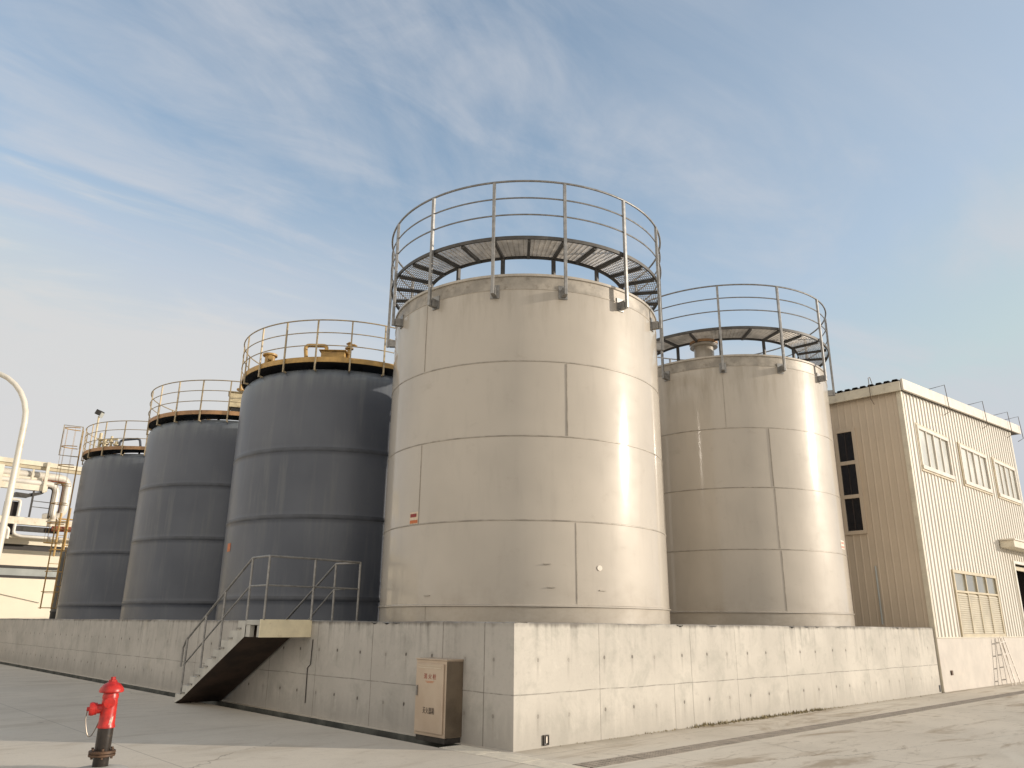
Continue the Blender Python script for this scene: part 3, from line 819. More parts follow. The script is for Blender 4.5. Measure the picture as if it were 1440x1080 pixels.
    r.tube([L(Dp[0],Dp[1],zt+hm), L(.80,7.9,zt+hm-1.1)], .017, 8)
    r.build('mid_rail', M['galv'], top)
    for (x,y) in (A,Bp,Cp,E_,Dp): post(top, x, y, 1.635 if x < 0 else 1.64, zt+h)
    for y in (8.85,8.03,7.25): post(top, -.97, y, max(.02,(9.05-y)*slope-.02), zt+h-(y-A[1])*slope)
staircase()

# crack line in the wall drawn as a thin dark tube beside the landing
b = MB(); b.tube([(-.016,5.40,1.30),(-.016,5.42,.86),(-.014,5.52,.80),(-.014,5.50,.20)], .009, 6)
tag(b.build('fissure', M['darksteel']), 'thin dark conduit running down the shaded wall beside the stair landing', 'fissure')

# ------------------------------------------------------------------ fire cabinet
def text_mesh(body, size, name, mat, parent, M4, sx=1.0):
    cu = bpy.data.curves.new(name, 'FONT'); cu.body = body; cu.size = size; cu.align_x = 'CENTER'; cu.align_y = 'CENTER'; cu.extrude = .0008
    o = bpy.data.objects.new(name, cu); col.objects.link(o)
    dg = bpy.context.evaluated_depsgraph_get(); dg.update()
    me = bpy.data.meshes.new_from_object(o.evaluated_get(dg))
    bpy.data.objects.remove(o); bpy.data.curves.remove(cu)
    me.transform(M4 @ Matrix.Diagonal((sx,1,1,1))); me.materials.clear(); me.materials.append(mat)
    t = bpy.data.objects.new(name, me); col.objects.link(t); t.parent = parent
    return t
def cabinet():
    root = thing('fire_cabinet', 'brushed steel fire hose cabinet with Chinese lettering against the shaded concrete wall', 'cabinet', (0,1.42,0))
    y0, y1, d = -.355, .355, .31
    b = MB(); b.box(-d, -.004, y0, y1, .075, 1.09); b.box(-d+.006, -.006, y0-.006, y0-.001, .08, 1.08, 1); body = b.build('body', [M['cabinet'], M['cabside']], root, bevel=.004)
    b = MB(); b.box(-d+.02, -.01, y0+.02, y1-.02, .0, .073); b.build('base_frame', M['darksteel'], root)
    b = MB(); b.box(-d-.012, -.002, y0-.012, y1+.012, 1.092, 1.112); b.build('top_cover', M['cabinet'], root, bevel=.004)
    dr = MB(); dr.box(-d-.024, -d-.003, y0+.04, y1-.035, .12, 1.045); door = dr.build('door', M['cabinet'], root, bevel=.004)
    b = MB()
    b.box(-d-.030, -d-.026, y0+.09, y1-.085, .985, .992); b.box(-d-.030,-d-.026,y0+.09,y1-.085,1.015,1.02); b.build('door_rib', M['trim'], door)
    b = MB(); b.box(-d-.042, -d-.026, y1-.085, y1-.06, .60, .74); b.build('handle', M['galv'], door)
    # text faces -X: text x axis -> -Y, text y axis -> Z
    def at(y, z): return Matrix(((0,0,-1,-d-.0262),(-1,0,0,y),(0,1,0,z),(0,0,0,1)))
    text_mesh('消 火 栓', .082, 'lettering', M['textred'], door, at(-.01, .865))
    text_mesh('灭火器箱', .095, 'lettering', M['textblack'], door, at(.0, .405), .72)
    b = MB()
    for k, (w, z) in enumerate(((.20,.80),(.15,.785))): b.box(-d-.0275, -d-.0262, -.01-w/2, -.01+w/2, z, z+.006)
    b.build('lettering', M['stickerorange'], door)
cabinet()

# ------------------------------------------------------------------ fire hydrant
def hydrant():
    root = thing('fire_hydrant', 'red fire hydrant on a black standpipe in the yard at lower left', 'fire hydrant', (-4.45,2.06,0))
    b = MB(); b.lathe([(.075,0),(.083,.02),(.083,.44)], 28); b.build('standpipe', M['black'], root)
    b = MB(); b.lathe([(.06,.135),(.137,.137),(.140,.142),(.140,.162),(.09,.164),(.09,.168),(.140,.170),(.140,.192),(.137,.196),(.06,.197)], 32); fl = b.build('flange', M['flange'], root)
    for k in range(6):
        q = MB(); c = pol(.115, k*60+15, 0); q.lathe([(.014,.115),(.014,.134),(.008,.135),(.008,.205),(.015,.206),(.015,.222),(.002,.223)], 6, c); q.build('bolt', M['flange'], fl)
    b = MB(); b.lathe([(.08,.43),(.094,.432),(.094,.45),(.086,.47),(.084,.60),(.083,.70),(.080,.74),(.086,.745),(.086,.775),(.078,.80),(.08,.82)], 36); body = b.build('barrel', M['red'], root)
    b = MB(); b.lathe([(.078,.805),(.120,.807),(.130,.815),(.131,.835),(.118,.862),(.090,.895),(.055,.915),(.045,.925),(.035,.926)], 36); b.build('bonnet', M['red'], root)
    b = MB(); b.lathe([(.046,.92),(.046,.942),(.028,.945),(.027,.975),(.005,.977)], 6, smooth=False); b.build('operating_nut', M['red'], root)
    # outlet towards camera left
    ax = Vector((-.80,.22,0)).normalized(); side = Vector((-ax.y,ax.x,0)); Z = Vector((0,0,1))
    prof = [(.052,.05),(.052,.12),(.066,.122),(.066,.145),(.070,.147),(.074,.175),(.068,.198),(.03,.202),(.022,.204),(.022,.225),(.001,.226)]
    rows = [[ax*l + Vector((0,0,.635)) + side*r*math.cos(2*PI*k/24) + Z*r*math.sin(2*PI*k/24) for k in range(24)] for r, l in prof]
    b = MB(); b.grid(rows, 0, True, True); outl = b.build('outlet', M['red'], root)
    b = MB()
    pts = [ax*.215+Vector((0,0,.63))]
    for k in range(1, 13):
        f = k/12; pts.append(ax*(.235*(1-f)+.075*f) + Vector((0,0,.63 - .235*math.sin(PI*min(1,f*1.0)**.85) - .11*f)) )
    b.tube(pts, .006, 6); b.build('chain', M['chain'], outl)
    # second outlet stub facing the camera side
    ax2 = Vector((-.30,-.95,0)).normalized(); s2 = Vector((-ax2.y,ax2.x,0))
    prof = [(.05,.05),(.05,.085),(.058,.087),(.058,.10),(.03,.104),(.001,.105)]
    rows = [[ax2*l + Vector((0,0,.70)) + s2*r*math.cos(2*PI*k/20) + Z*r*math.sin(2*PI*k/20) for k in range(20)] for r, l in prof]
    b = MB(); b.grid(rows, 0, True, True); b.build('plug', M['red'], root)
    # worn white patch of a label
    b = MB(); rows = []
    for zz in (.475,.53,.575): rows.append([pol(.0885 if zz < .5 else .0872, 268+i*6+(zz-.5)*60, zz*.7+.145+ (i-2)*.006) for i in range(5)])
    b.grid(rows, 0, True); b.build('worn_label', paint('chipped_paint', (.55,.40,.33), .6, 0, .5, 40, (.42,.05,.04)), root)
    b = MB(); b.lathe([(.30,.001),(.26,.012),(.16,.03),(.085,.034)], 28); b.build('mortar_collar', M['plinth'], root)
hydrant()

# ------------------------------------------------------------------ street lamp
def lamp():
    x, y = -5.33, 4.93
    root = thing('street_lamp', 'cream goose neck lamp post at the left edge of the yard', 'street lamp', (x,y,0))
    lft = Vector((-.73,.683,0)); pts = [Vector((0,0,.02)), Vector((0,0,2.2)), Vector((0,0,4.38))]; rad = [.052,.047,.042]
    for k in range(1, 15):
        a = PI*k/14*.92; pts.append(lft*(.80*(1-math.cos(a))) + Vector((0,0,4.38+.80*math.sin(a)))); rad.append(.041-.008*k/14)
    b = MB(); b.tube(pts, rad, 14); b.build('pole', M['lampwhite'], root)
    e = pts[-1]; b = MB(); b.lathe([(.05,.10),(.07,.08),(.21,-.06),(.22,-.09),(.18,-.10),(.01,-.10)][::-1], 24, e); b.build('lamp_shade', M['lampwhite'], root)
    b = MB(); b.lathe([(.085,0),(.085,.5),(.06,.55)], 20); b.lathe([(.19,0),(.19,.02),(.09,.025)], 20); b.build('base', M['lampwhite'], root)
lamp()

# ------------------------------------------------------------------ clad building on the right
def clad():
    X0, X1 = 15.52, 26.4; DEP = 14.
    root = thing('clad_building', 'cream corrugated metal building beside the second stainless tank', 'building', (X0,0,0))
    def ztop(x): return 8.30 + (x-X0)*.061
    wins = [(16.40,18.95,6.12,7.37),(20.02,22.65,6.13,7.38),(23.5,26.0,6.13,7.40),(17.58,21.45,1.42,3.22)]
    door = (23.78,25.9,0,3.78)
    def corr(us, z0, ztf, holes, P, b, pitch=.27, depth=.032):
        u0, u1 = us
        prof = []
        k = 0; u = u0
        while u < u1-1e-6:
            for du, h in ((0,0),(.175,0),(.195,1),(.225,1),(.25,0)):
                if u+du*pitch/.27 < u1: prof.append((u+du*pitch/.27, h))
            u += pitch
        prof.append((u1, 0))
        def hgt(x):
            for i in range(len(prof)-1):
                a, c = prof[i], prof[i+1]
                if a[0] <= x <= c[0]:
                    return (a[1] + (c[1]-a[1])*(x-a[0])/max(1e-6, c[0]-a[0]))*depth
            return 0
        xs = sorted(set([round(p[0],5) for p in prof] + [h[0] for h in holes] + [h[1] for h in holes]))
        for a, c in zip(xs[:-1], xs[1:]):
            mid = (a+c)/2
            cuts = sorted((h[2],h[3]) for h in holes if h[0] <= mid <= h[1])
            z = z0; spans = []
            for c0, c1 in cuts:
                if c0 > z: spans.append((z, c0, False))
                z = max(z, c1)
            spans.append((z, None, True))
            for s0, s1, top in spans:
                za = ztf(a) if top else s1; zc = ztf(c) if top else s1
                if s0 >= za: continue
                b.quad([P(a,hgt(a),s0), P(c,hgt(c),s0), P(c,hgt(c),zc), P(a,hgt(a),za)])
    def PF(x, h, z): return (x-X0, -h-.012, z)
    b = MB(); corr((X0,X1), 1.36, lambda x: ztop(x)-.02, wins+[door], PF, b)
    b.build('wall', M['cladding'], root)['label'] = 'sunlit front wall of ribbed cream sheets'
    b = MB(); yw = (1.46,2.02,4.28,7.36)
    def PS(y, h, z): return (-h-.004, y, z)
    def corr_side():
        n = MB(); corr((0.0,DEP), .0, lambda y: 8.30, [yw], lambda u,h,z: PS(DEP-u,h,z), n) if False else None
        return n
    b2 = MB()
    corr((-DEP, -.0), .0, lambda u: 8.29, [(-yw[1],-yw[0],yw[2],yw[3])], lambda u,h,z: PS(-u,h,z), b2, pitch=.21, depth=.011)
    b2.build('wall', M['cladding_shade'], root)['label'] = 'side wall of ribbed sheets tinted tan as painted shade, facing the tanks'
    # plaster base, corner trim
    b = MB(); b.box(0.0, door[0]-X0-.1, -.05, .1, 0, 1.355); b.box(door[1]-X0+.1, X1-X0, -.05, .1, 0, 1.355); b.build('base_wall', M['plaster'], root, bevel=.01)
    for bx_ in ((-.028,.10,-.054,-.046,1.36,8.26),(-.034,-.026,-.054,.08,.02,8.26),(X1-X0-.1,X1-X0+.01,-.054,-.046,1.36,ztop(X1)-.06)):
        b = MB(); b.box(*bx_); b.build("corner_trim", M["trim"], root)
    b = MB(); b.box(.02, X1-X0, -.062, -.012, 1.358, 1.385); b.build('base_flashing', M['trim'], root)
    # right and rear walls, inner floor slab to keep it dark inside
    b = MB(); b.quad([(X1-X0,-.01,0),(X1-X0,DEP,0),(X1-X0,DEP,ztop(X1)),(X1-X0,-.01,ztop(X1))]); b.quad([(X1-X0,DEP,0),(0,DEP,0),(0,DEP,8.3),(X1-X0,DEP,ztop(X1))])
    b.build('wall', M['cladding'], root)['label'] = 'rear and end walls away from the camera'
    # roof with fascia
    def zr(x): return ztop(x)
    b = MB(); xa, xb = X0-.06, 27.45
    za, zb_ = zr(xa), zr(xb)
    b.hexa([(xa-X0,-.10,za-.02),(xb-X0,-.10,zb_-.02),(xb-X0,DEP+.1,zb_-.02),(xa-X0,DEP+.1,za-.02),(xa-X0,-.10,za+.27),(xb-X0,-.10,zb_+.27),(xb-X0,DEP+.1,zb_+.27),(xa-X0,DEP+.1,za+.27)])
    roof = b.build('roof', M['roofdark'], root)
    b = MB(); b.hexa([(xa-X0-.03,-.17,za-.03),(xb-X0,-.17,zb_-.03),(xb-X0,-.102,zb_-.03),(xa-X0-.03,-.102,za-.03),(xa-X0-.03,-.17,za+.315),(xb-X0,-.17,zb_+.315),(xb-X0,-.102,zb_+.315),(xa-X0-.03,-.102,za+.315)])
    b.build('fascia', M['whitepaint'], roof, bevel=.012)
    b = MB(); b.box(xa-X0-.10, xa-X0-.032, -.10, DEP+.1, za-.05, za+.24); b.build('fascia', M['trim'], roof, bevel=.01)
    b = MB()
    for k in range(60):     # upturned ends of the roof sheets over the side fascia
        y = -.08 + k*.235
        b.quad([(xa-X0-.13,y,za+.245),(xa-X0-.13,y+.03,za+.30),(xa-X0+.6,y+.03,za+.30+.04),(xa-X0+.6,y,za+.245+.04)])
        b.quad([(xa-X0-.13,y+.03,za+.30),(xa-X0-.13,y+.16,za+.30),(xa-X0+.6,y+.16,za+.34),(xa-X0+.6,y+.03,za+.34)])
        b.quad([(xa-X0-.13,y+.16,za+.30),(xa-X0-.13,y+.19,za+.245),(xa-X0+.6,y+.19,za+.285),(xa-X0+.6,y+.16,za+.34)])
    b.build('roof_sheet', M['roofdark'], roof)
    # thin wire hooks over the fascia
    for x in (18.9,22.75,25.75,27.2):
        z = zr(x); q = MB()
        q.tube([(x-X0,.35,z+.28),(x-X0,.30,z+.60),(x-X0+.05,-.22,z+.66),(x-X0+.12,-.24,z-.22),(x-X0+.05,-.06,z-.33)], .012, 5); q.build('wire_hook', M['wire'], roof)
    q = MB(); x = -.2; q.tube([(x+.3,.75,za+.3),(x+.1,.74,za+.55),(x-.02,.74,za+.5),(x-.03,.74,za-.15),(x+.08,.70,za-.32)], .011, 5); q.build('wire_hook', M['wire'], roof)
    # upper windows
    def window(w, cols, pane, frame, name='window'):
        x0, x1, z0, z1 = w; x0 -= X0; x1 -= X0; f = .07
        fr = MB(); yo, yi = -.075, .05
        fr.box(x0-.03,x1+.03,yo,yi,z1-f,z1+.03); fr.box(x0-.03,x1+.03,yo-.02,yi,z0-.05,z0+f)
        fr.box(x0-.03,x0+f,yo,yi,z0+f+.001,z1-f-.001); fr.box(x1-f,x1+.03,yo,yi,z0+f+.001,z1-f-.001)
        o = fr.build(name, frame, root, bevel=.005)
        ol = MB(); e = .055
        ol.box(x0-.03-e,x1+.03+e,-.055,.03,z1+.032,z1+.03+e); ol.box(x0-.03-e,x1+.03+e,-.06,.03,z0-.05-e,z0-.052); ol.box(x0-.03-e,x0-.032,-.055,.03,z0-.05,z1+.03); ol.box(x1+.032,x1+.03+e,-.055,.03,z0-.05,z1+.03)
        ol.build('frame_trim', M['frame_tan'], o)
        ww = (x1-x0-2*f)/cols
        for k in range(1, cols):
            q = MB(); xm = x0+f+ww*k; q.box(xm-.03,xm+.03,-.062,.04,z0+f+.002,z1-f-.002); q.build('mullion', frame, o, bevel=.004)
        for k in range(cols):
            q = MB(); xa_, xb_ = x0+f+ww*k+.028, x0+f+ww*(k+1)-.028; q.quad([(xa_,-.022+.012*(k%2),z0+f),(xb_,-.022+.012*(k%2),z0+f),(xb_,-.022+.012*(k%2),z1-f),(xa_,-.022+.012*(k%2),z1-f)]); q.build('pane', pane, o)
        return o
    for w in wins[:3]: window(w, 4, M['glass_pale'], M['whitepaint'])
    # lower louvred window
    x0, x1, z0, z1 = wins[3]; x0 -= X0; x1 -= X0; zm = 2.65
    fr = MB(); yo = -.06
    fr.box(x0-.05,x1+.05,yo,.05,z1-.05,z1+.04); fr.box(x0-.05,x1+.05,yo,.05,z0-.05,z0+.05); fr.box(x0-.05,x0+.05,yo,.05,z0+.051,z1-.051); fr.box(x1-.06,x1+.05,yo,.05,z0+.051,z1-.051)
    fr.box(x0+.051,x1-.061,yo+.01,.045,zm-.03,zm+.03)
    lw = fr.build('louvre_window', M['frame_tan'], root, bevel=.005)
    ww = (x1-x0-.11)/4
    for k in range(4):
        xa_, xb_ = x0+.05+ww*k, x0+.05+ww*(k+1)
        q = MB(); q.quad([(xa_+.03,-.01,zm+.03),(xb_-.03,-.01,zm+.03),(xb_-.03,-.01,z1-.05),(xa_+.03,-.01,z1-.05)]); q.build('pane', M['glass_grey'], lw)
        q = MB(); z = z0+.06
        while z < zm-.07:
            q.hexa([(xa_+.035,-.045,z),(xb_-.035,-.045,z),(xb_-.035,.0,z+.055),(xa_+.035,.0,z+.055),(xa_+.035,-.045,z+.012),(xb_-.035,-.045,z+.012),(xb_-.035,.0,z+.067),(xa_+.035,.0,z+.067)]); z += .062
        q.quad([(xa_+.03,.012,z0+.05),(xb_-.03,.012,z0+.05),(xb_-.03,.012,zm-.03),(xa_+.03,.012,zm-.03)])
        q.build('louvre', M['trim'], lw)
        if k:
            q = MB(); q.box(xa_-.03,xa_+.03,-.058,.04,z0+.052,zm-.032); q.box(xa_-.03,xa_+.03,-.056,.04,zm+.032,z1-.052); q.build('mullion', M['frame_tan'], lw)
    # tall window on the side wall
    y0, y1, z0, z1 = yw; fr = MB(); xo = -.06
    fr.box(xo,.05,y0-.05,y0+.05,z0-.05,z1+.05); fr.box(xo,.05,y1-.05,y1+.05,z0-.05,z1+.05)
    zz = [z0, z0+(z1-z0)*.345, z0+(z1-z0)*.675, z1]
    for z in zz: fr.box(xo,.05,y0+.051,y1-.051,z-.055,z+.055)
    sw = fr.build('window', M['cladding_shade'], root, bevel=.005)
    for a, c in zip(zz[:-1], zz[1:]):
        q = MB(); q.quad([(-.012,y1-.05,a+.05),(-.012,y0+.05,a+.05),(-.012,y0+.05,c-.05),(-.012,y1-.05,c-.05)]); q.build('pane', M['glass_dark'], sw)
        q = MB(); q.box(-.024,-.014,(y0+y1)/2-.015,(y0+y1)/2+.015,a+.056,c-.056); q.build('mullion', M['interior'], sw)
    # doorway recess
    dx0, dx1, _, dz = door; dx0 -= X0; dx1 -= X0
    b = MB(); 
    b.quad([(dx0,0,0),(dx0,2.4,0),(dx0,2.4,dz),(dx0,0,dz)]); b.quad([(dx1,2.4,0),(dx1,0,0),(dx1,0,dz),(dx1,2.4,dz)]); b.quad([(dx0,2.4,.0),(dx1,2.4,.0),(dx1,2.4,dz),(dx0,2.4,dz)]); b.quad([(dx0,0,dz),(dx0,2.4,dz),(dx1,2.4,dz),(dx1,0,dz)])
    dw = b.build('doorway', M['interior'], root)
    b = MB(); b.box(dx0-.12,dx0,-.08,.06,0,dz+.10); b.box(dx1,dx1+.12,-.08,.06,0,dz+.10); b.box(dx0+.001,dx1-.001,-.08,.06,dz,dz+.10); b.build('door_frame', M['doorframe'], dw, bevel=.006)
    b = MB(); b.box(dx0+.02,dx1-.02,.10,.22,dz-.18,dz-.03); b.build('lintel', M['frame_tan'], dw)
    b = MB(); b.box(dx0+.05,dx0+.9,.5,.56,.02,2.6); b.build('door_leaf', M['fargrey'], dw)
    # canopy over the doorway
    b = MB(); b.box(22.55-X0, 26.6-X0, -.48, -.046, 4.24, 4.47); cn = b.build('canopy', M['trim'], root, bevel=.01)
    b = MB(); b.box(22.51-X0, 26.64-X0, -.52, -.046, 4.472, 4.52); b.build('canopy_cap', M['whitepaint'], cn)
    # wall socket
    b = MB(); b.box(16.15-X0, 16.27-X0, -.085, -.052, .41, .53); b.build('socket', M['flange'], root, bevel=.01)
    # thin grey pipe on the side wall
    b = MB(); b.tube([(-.06,1.30,1.7),(-.06,1.30,3.3)], .025, 8); b.build('downpipe', M['fargrey'], root)
clad()

# ------------------------------------------------------------------ stepladder at the building
def stepladder():
    root = thing('stepladder', 'open aluminium stepladder standing against the white base of the clad building', 'ladder', (20.5,-.30,0))
    def frame(xa, xb, za, xt, xu, zt, name, nr, y0, y1):
        b = MB()
        b.bar((xa,y0,za),(xt,y1,zt),.035,.02,up=(0,1,0)); b.bar((xb,y0,za),(xu,y1,zt),.035,.02,up=(0,1,0))
        f = b.build(name, M['alu'], root)
        for k in range(nr):
            t = (k+.6)/nr; p = Vector((xa+(xt-xa)*t, y0+(y1-y0)*t, za+(zt-za)*t)); q = Vector((xb+(xu-xb)*t, y0+(y1-y0)*t, za+(zt-za)*t))
            r = MB(); r.bar(p, q, .03, .022, up=(0,1,0)); r.build('rung', M['alu'], f)
    frame(-.55,-.22,.01,-.35,-.04,1.36,'ladder_frame',4,-.12,.10)
    frame(.10,.58,.01,-.02,.32,1.38,'ladder_frame',4,-.05,.14)
stepladder()

# ------------------------------------------------------------------ pipe rack and far building
def rack():
    Y = 38.
    root = thing('pipe_rack', 'cream overhead pipe rack with lagged pipes beyond the grey tanks', 'pipe rack', (0,Y,0))
    def beam(x0, x1, z0, z1, m, y0=-.1, y1=.1, name='beam'):
        b = MB(); b.box(x0,x1,y0,y1,z0,z1); return b.build(name, M[m], root)
    beam(-9, 8, 9.27, 9.50, 'rackyellow', -.12,.12); beam(-9, 8, 9.10, 9.262, 'frame_tan', -.06,.14)
    beam(-9, 2.15, 7.98, 8.30, 'rackcream', -.15,.15); beam(-9, 8, 6.22, 6.58, 'rackcream', -.15,.15)
    beam(-9, 8, 5.55,5.68,'rackyellow',-.1,.1)
    for x, z1, w in ((-.10,9.1,.13),(1.98,9.5,.07),(6.5,9.2,.12),(-6,9.1,.12)):
        b = MB(); b.box(x-w,x+w,-.30,-.17,0 if w > .08 else 7.9,z1); b.build('column', M['rackcream'], root)
    b = MB(); b.box(1.50,1.58,-.28,-.18,6.6,7.97); b.build('rod', M['darksteel'], root)
    for z in (7.5,7.2): 
        b = MB(); b.tube([(1.6,.3,z),(2.6,.3,z-.02)], .022, 6); b.build('rod', M['galv'], root)
    def pipe(pts, r, rad, m='lagging'):
        b = MB(); b.tube(arc_pipe(pts, rad, 8), r, 16); return b.build('pipe', M[m], root)
    pipe([(-9,.35,8.83),(3.18,.35,8.83),(3.18,.35,6.9),(2.4,.8,6.75)], .215, .55)
    pipe([(-9,.05,8.38),(2.62,-.05,8.38),(2.62,-.05,6.62),(3.2,.4,6.45)], .16, .5)
    pipe([(-9,.1,8.60),(1.9,.1,8.60)], .09, .2, 'rackcream')
    b = MB(); b.box(-9,3.0,.08,.42,8.58,8.612); b.box(-9,2.5,-.12,.12,8.20,8.215); b.build('pipe_shoe', M['rust'], root)
    b = MB(); b.tube(arc_pipe([(2.3,.2,8.60),(2.94,.2,8.60),(2.94,.2,7.0)], .35, 8), .05, 10); b.build('pipe', M['flange'], root)
    b = MB(); b.tube(arc_pipe([(2.0,-.08,8.20),(2.44,-.08,8.20),(2.44,-.08,6.62)], .35, 8), .055, 10); b.build('pipe', M['darksteel'], root)
    for x in (-.6,.75,1.4): 
        b = MB(); b.box(x-.04,x+.04,-.02,.06,8.3,9.1); b.build('hanger', M['rackyellow'], root)
    pipe([(.45,-.2,6.6),(.45,-.2,7.42),(1.05,-.2,7.42),(1.05,-.2,6.6)], .075, .16)
    pipe([(-4,-.25,6.0),(.75,-.25,6.0),(.75,-.25,5.45)], .09, .2)
    pipe([(1.0,-.22,6.22),(1.0,-.22,5.72),(1.3,-.22,5.62),(6,-.22,5.62)], .07, .15)
    b = MB(); b.box(.42,1.0,-.05,.2,6.62,7.34); b.build('panel_box', M['interior'], root)
    b = MB(); b.box(.38,1.0,-.04,.22,5.68,6.2); b.build('panel_box', M['interior'], root)
    b = MB(); b.hexa([(.75,-.2,7.60),(1.35,-.2,7.60),(1.35,.3,7.60),(.75,.3,7.60),(.75,-.2,7.80),(1.35,-.2,7.78),(1.35,.3,7.78),(.75,.3,7.80)])
    b.hexa([(1.36,-.2,7.62),(2.0,-.2,7.86),(2.0,.3,7.86),(1.36,.3,7.62),(1.36,-.2,7.80),(2.0,-.2,7.97),(2.0,.3,7.97),(1.36,.3,7.80)]); b.build('cable_tray', M['darksteel'], root)
    b = MB(); b.box(1.15,3.0,-.1,.2,5.9,6.15); b.build('duct', M['darksteel'], root)
    b = MB(); b.tube([(2.65,-.3,6.1),(4.2,-.3,6.15)], .14, 12); b.build('pipe', M['rust'], root)
    b = MB(); b.tube([(2.9,-.6,4.7),(2.9,-.6,6.9)], .05, 8); b.tube([(3.3,-.6,4.7),(3.3,-.6,7.2)], .04, 8); b.tube([(2.8,-.6,6.6),(3.8,-.6,6.62)], .04, 8); b.build('pipe', M['gold'], root)
rack()
def farb():
    Y = 40.
    root = thing('far_building', 'cream flat roofed building with dark window bands behind the pipe rack', 'building', (0,Y,0))
    b = MB()
    x0, x1 = -40, 16
    for z0, z1 in ((0,3.66),(4.30,5.10),(5.40,5.80)): b.box(x0,x1,0,12,z0,z1)
    b.build('wall', M['farwall'], root)
    b = MB(); b.box(x0+.1,x1-.1,.14,11,5.101,5.399); b.build('window_band', M['fardark'], root)
    b = MB(); b.box(x0+.1,x1-.1,.10,11,3.661,4.299); wb = b.build('window_band', M['fargrey'], root)
    b = MB(); b.box(x0+.1,x1-.1,.02,.09,4.18,4.298); b.box(x0+.1,x1-.1,.02,.09,3.662,3.80); b.build('window_frame', M['fardark'], wb)
    b = MB(); b.box(x0-.2,x1+.2,-.22,12.2,5.802,5.88); b.build('roof', M['rackcream'], root)
    b = MB(); b.tube([(-3,-.05,3.35),(.6,-.05,3.0),(3.2,-.05,2.45)], .012, 5); b.build('cable', M['wire'], root)
farb()

# ------------------------------------------------------------------ light
SUN_AZ, SUN_EL = R(312.5), R(12.3)
sd = Vector((math.cos(SUN_AZ)*math.cos(SUN_EL), math.sin(SUN_AZ)*math.cos(SUN_EL), math.sin(SUN_EL)))
sun = bpy.data.lights.new('sun', 'SUN'); sun.energy = 4.2; sun.angle = R(.53); sun.color = (1.0,.90,.77)
so = bpy.data.objects.new('sun', sun); col.objects.link(so); so.rotation_euler = (-sd).to_track_quat('-Z','Y').to_euler(); so.location = (20,-20,30)

wd = bpy.data.worlds.new('World'); sc.world = wd; wd.use_nodes = True
class WN(NT):
    def __init__(self, w):
        self.t = w.node_tree; self._co = None
W = WN(wd); bg = W.t.nodes['Background']
sky = W.n('ShaderNodeTexSky', sky_type='NISHITA', sun_disc=False, sun_elevation=SUN_EL, sun_rotation=math.atan2(sd.x, sd.y), air_density=1.0, dust_density=1.2, ozone_density=1.2)
dvec = W.gen('Generated'); s = W.sep(dvec)
zc = W.math('ADD', W.math('MAXIMUM', s[2], 0.), .16)
px, py = W.math('DIVIDE', s[0], zc), W.math('DIVIDE', s[1], zc)
# rotate so that streaks run across the view (view heading is 46.9 degrees from +X)
ca, sa = math.cos(R(6)), math.sin(R(6))
ux = W.math('ADD', W.math('MULTIPLY', px, ca), W.math('MULTIPLY', py, -sa)); uy = W.math('ADD', W.math('MULTIPLY', px, sa), W.math('MULTIPLY', py, ca))
plane = W.comb(ux, uy, 0.)
c1 = W.noise(W.scale(plane, (.62,1.35,1)), 1.25, 8, .60, .9)
c2 = W.noise(W.scale(plane, (.55,.9,1)), .8, 4, .55, .4)
c3 = W.noise(W.scale(plane, (.9,1.8,1)), 3.4, 6, .62, .8)
wisp = W.math('ADD', c1, W.math('MULTIPLY', W.math('SUBTRACT', c3, .5), .28))
cirrus = W.math('MULTIPLY', W.rng(wisp, .36, .66), W.rng(c2, .30, .56))
# bank of thin cloud low on the left (towards +Y, -X)
side = W.math('ADD', W.math('MULTIPLY', s[0], -.62), W.math('MULTIPLY', s[1], .78))
lowb = W.rng(W.math('ADD', s[2], W.math('MULTIPLY', W.math('SUBTRACT', wisp, .5), .75)), .46, .29)
bank = W.math('MULTIPLY', lowb, W.rng(side, .0, .52))
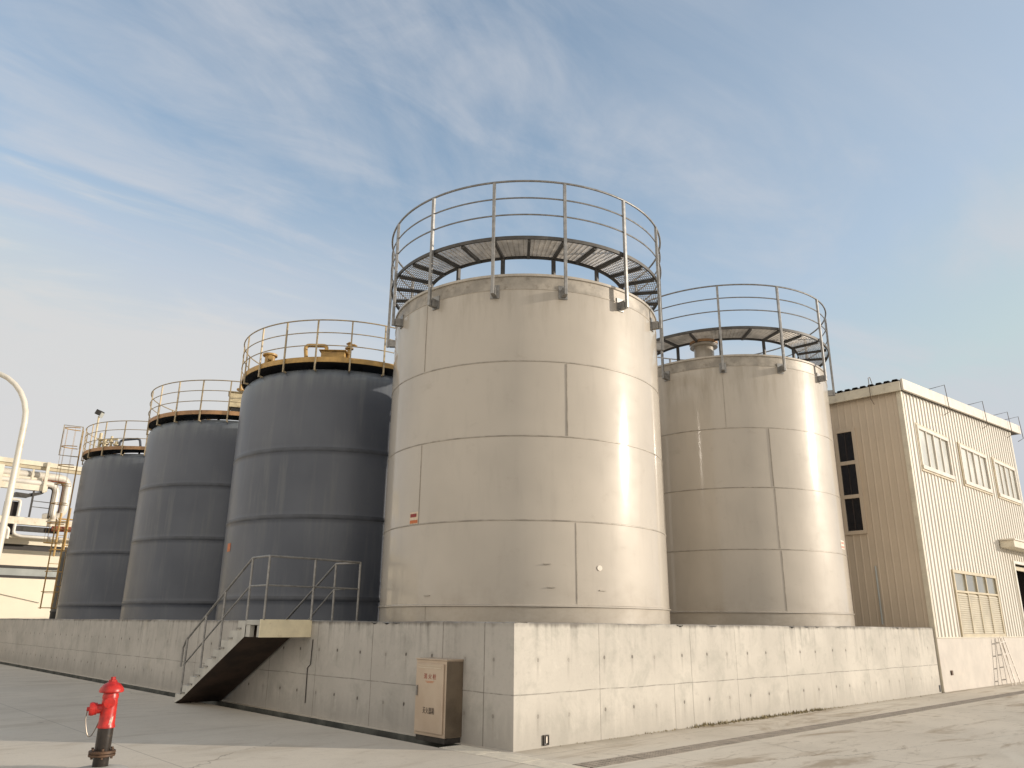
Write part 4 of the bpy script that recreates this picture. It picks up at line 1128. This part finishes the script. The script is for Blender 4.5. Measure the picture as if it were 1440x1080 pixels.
# veil of high cloud to the right, and added unseen bright sky left and behind to lift shade
rightv = W.rng(W.math('ADD', W.math('MULTIPLY', s[0], .9), W.math('MULTIPLY', s[1], -.44)), .10, .80)
behind = W.math('MULTIPLY', W.rng(W.math('ADD', W.math('MULTIPLY', s[0], -.95), W.math('MULTIPLY', s[1], -.30)), -.02, .55), W.rng(s[2], .95, .5))
haze = W.rng(s[2], .50, -.05, .06, .92)
skyc = W.mix(1., W.mix(1., sky.outputs[0], (3.0,2.9,2.7), 'MULTIPLY'), (8.,7.8,7.4), 'DARKEN')
skyc = W.mix(haze, skyc, (5.7,6.1,6.8))
skyc = W.mix(W.math('MULTIPLY', rightv, .45), skyc, (5.2,5.75,6.5))
skyc = W.mix(W.math('MULTIPLY', cirrus, .85), skyc, (6.2,6.4,6.85))
skyc = W.mix(W.math('MULTIPLY', bank, .92), skyc, (6.95,6.9,6.9))
skyc = W.mix(behind, skyc, (11.2,10.4,9.3))
W.l(skyc, bg.inputs['Color']); bg.inputs['Strength'].default_value = .1

# ------------------------------------------------------------------ camera
cam = bpy.data.cameras.new('camera'); cam.sensor_fit = 'HORIZONTAL'; cam.sensor_width = 36; cam.lens = 1084.98/1440*36; cam.clip_end = 2000; cam.clip_start = .1
co = bpy.data.objects.new('camera', cam); col.objects.link(co)
pitch, roll, yaw = .3020799, .0101711, .8184402
fw = Vector((math.cos(yaw)*math.cos(pitch), math.sin(yaw)*math.cos(pitch), math.sin(pitch)))
rt = Vector((math.sin(yaw), -math.cos(yaw), 0)); up = rt.cross(fw)
r2 = rt*math.cos(roll)+up*math.sin(roll); u2 = -rt*math.sin(roll)+up*math.cos(roll)
m4 = Matrix.Identity(4)
for i in range(3): m4[i][0] = r2[i]; m4[i][1] = u2[i]; m4[i][2] = -fw[i]
m4[0][3], m4[1][3], m4[2][3] = -7.64472, -8.07198, 1.6
co.matrix_world = m4
sc.camera = co
sc.view_settings.view_transform = 'Standard'; sc.view_settings.look = 'None'; sc.view_settings.exposure = 0; sc.view_settings.gamma = 1
sc.render.engine = 'CYCLES'
sc.cycles.max_bounces = 6
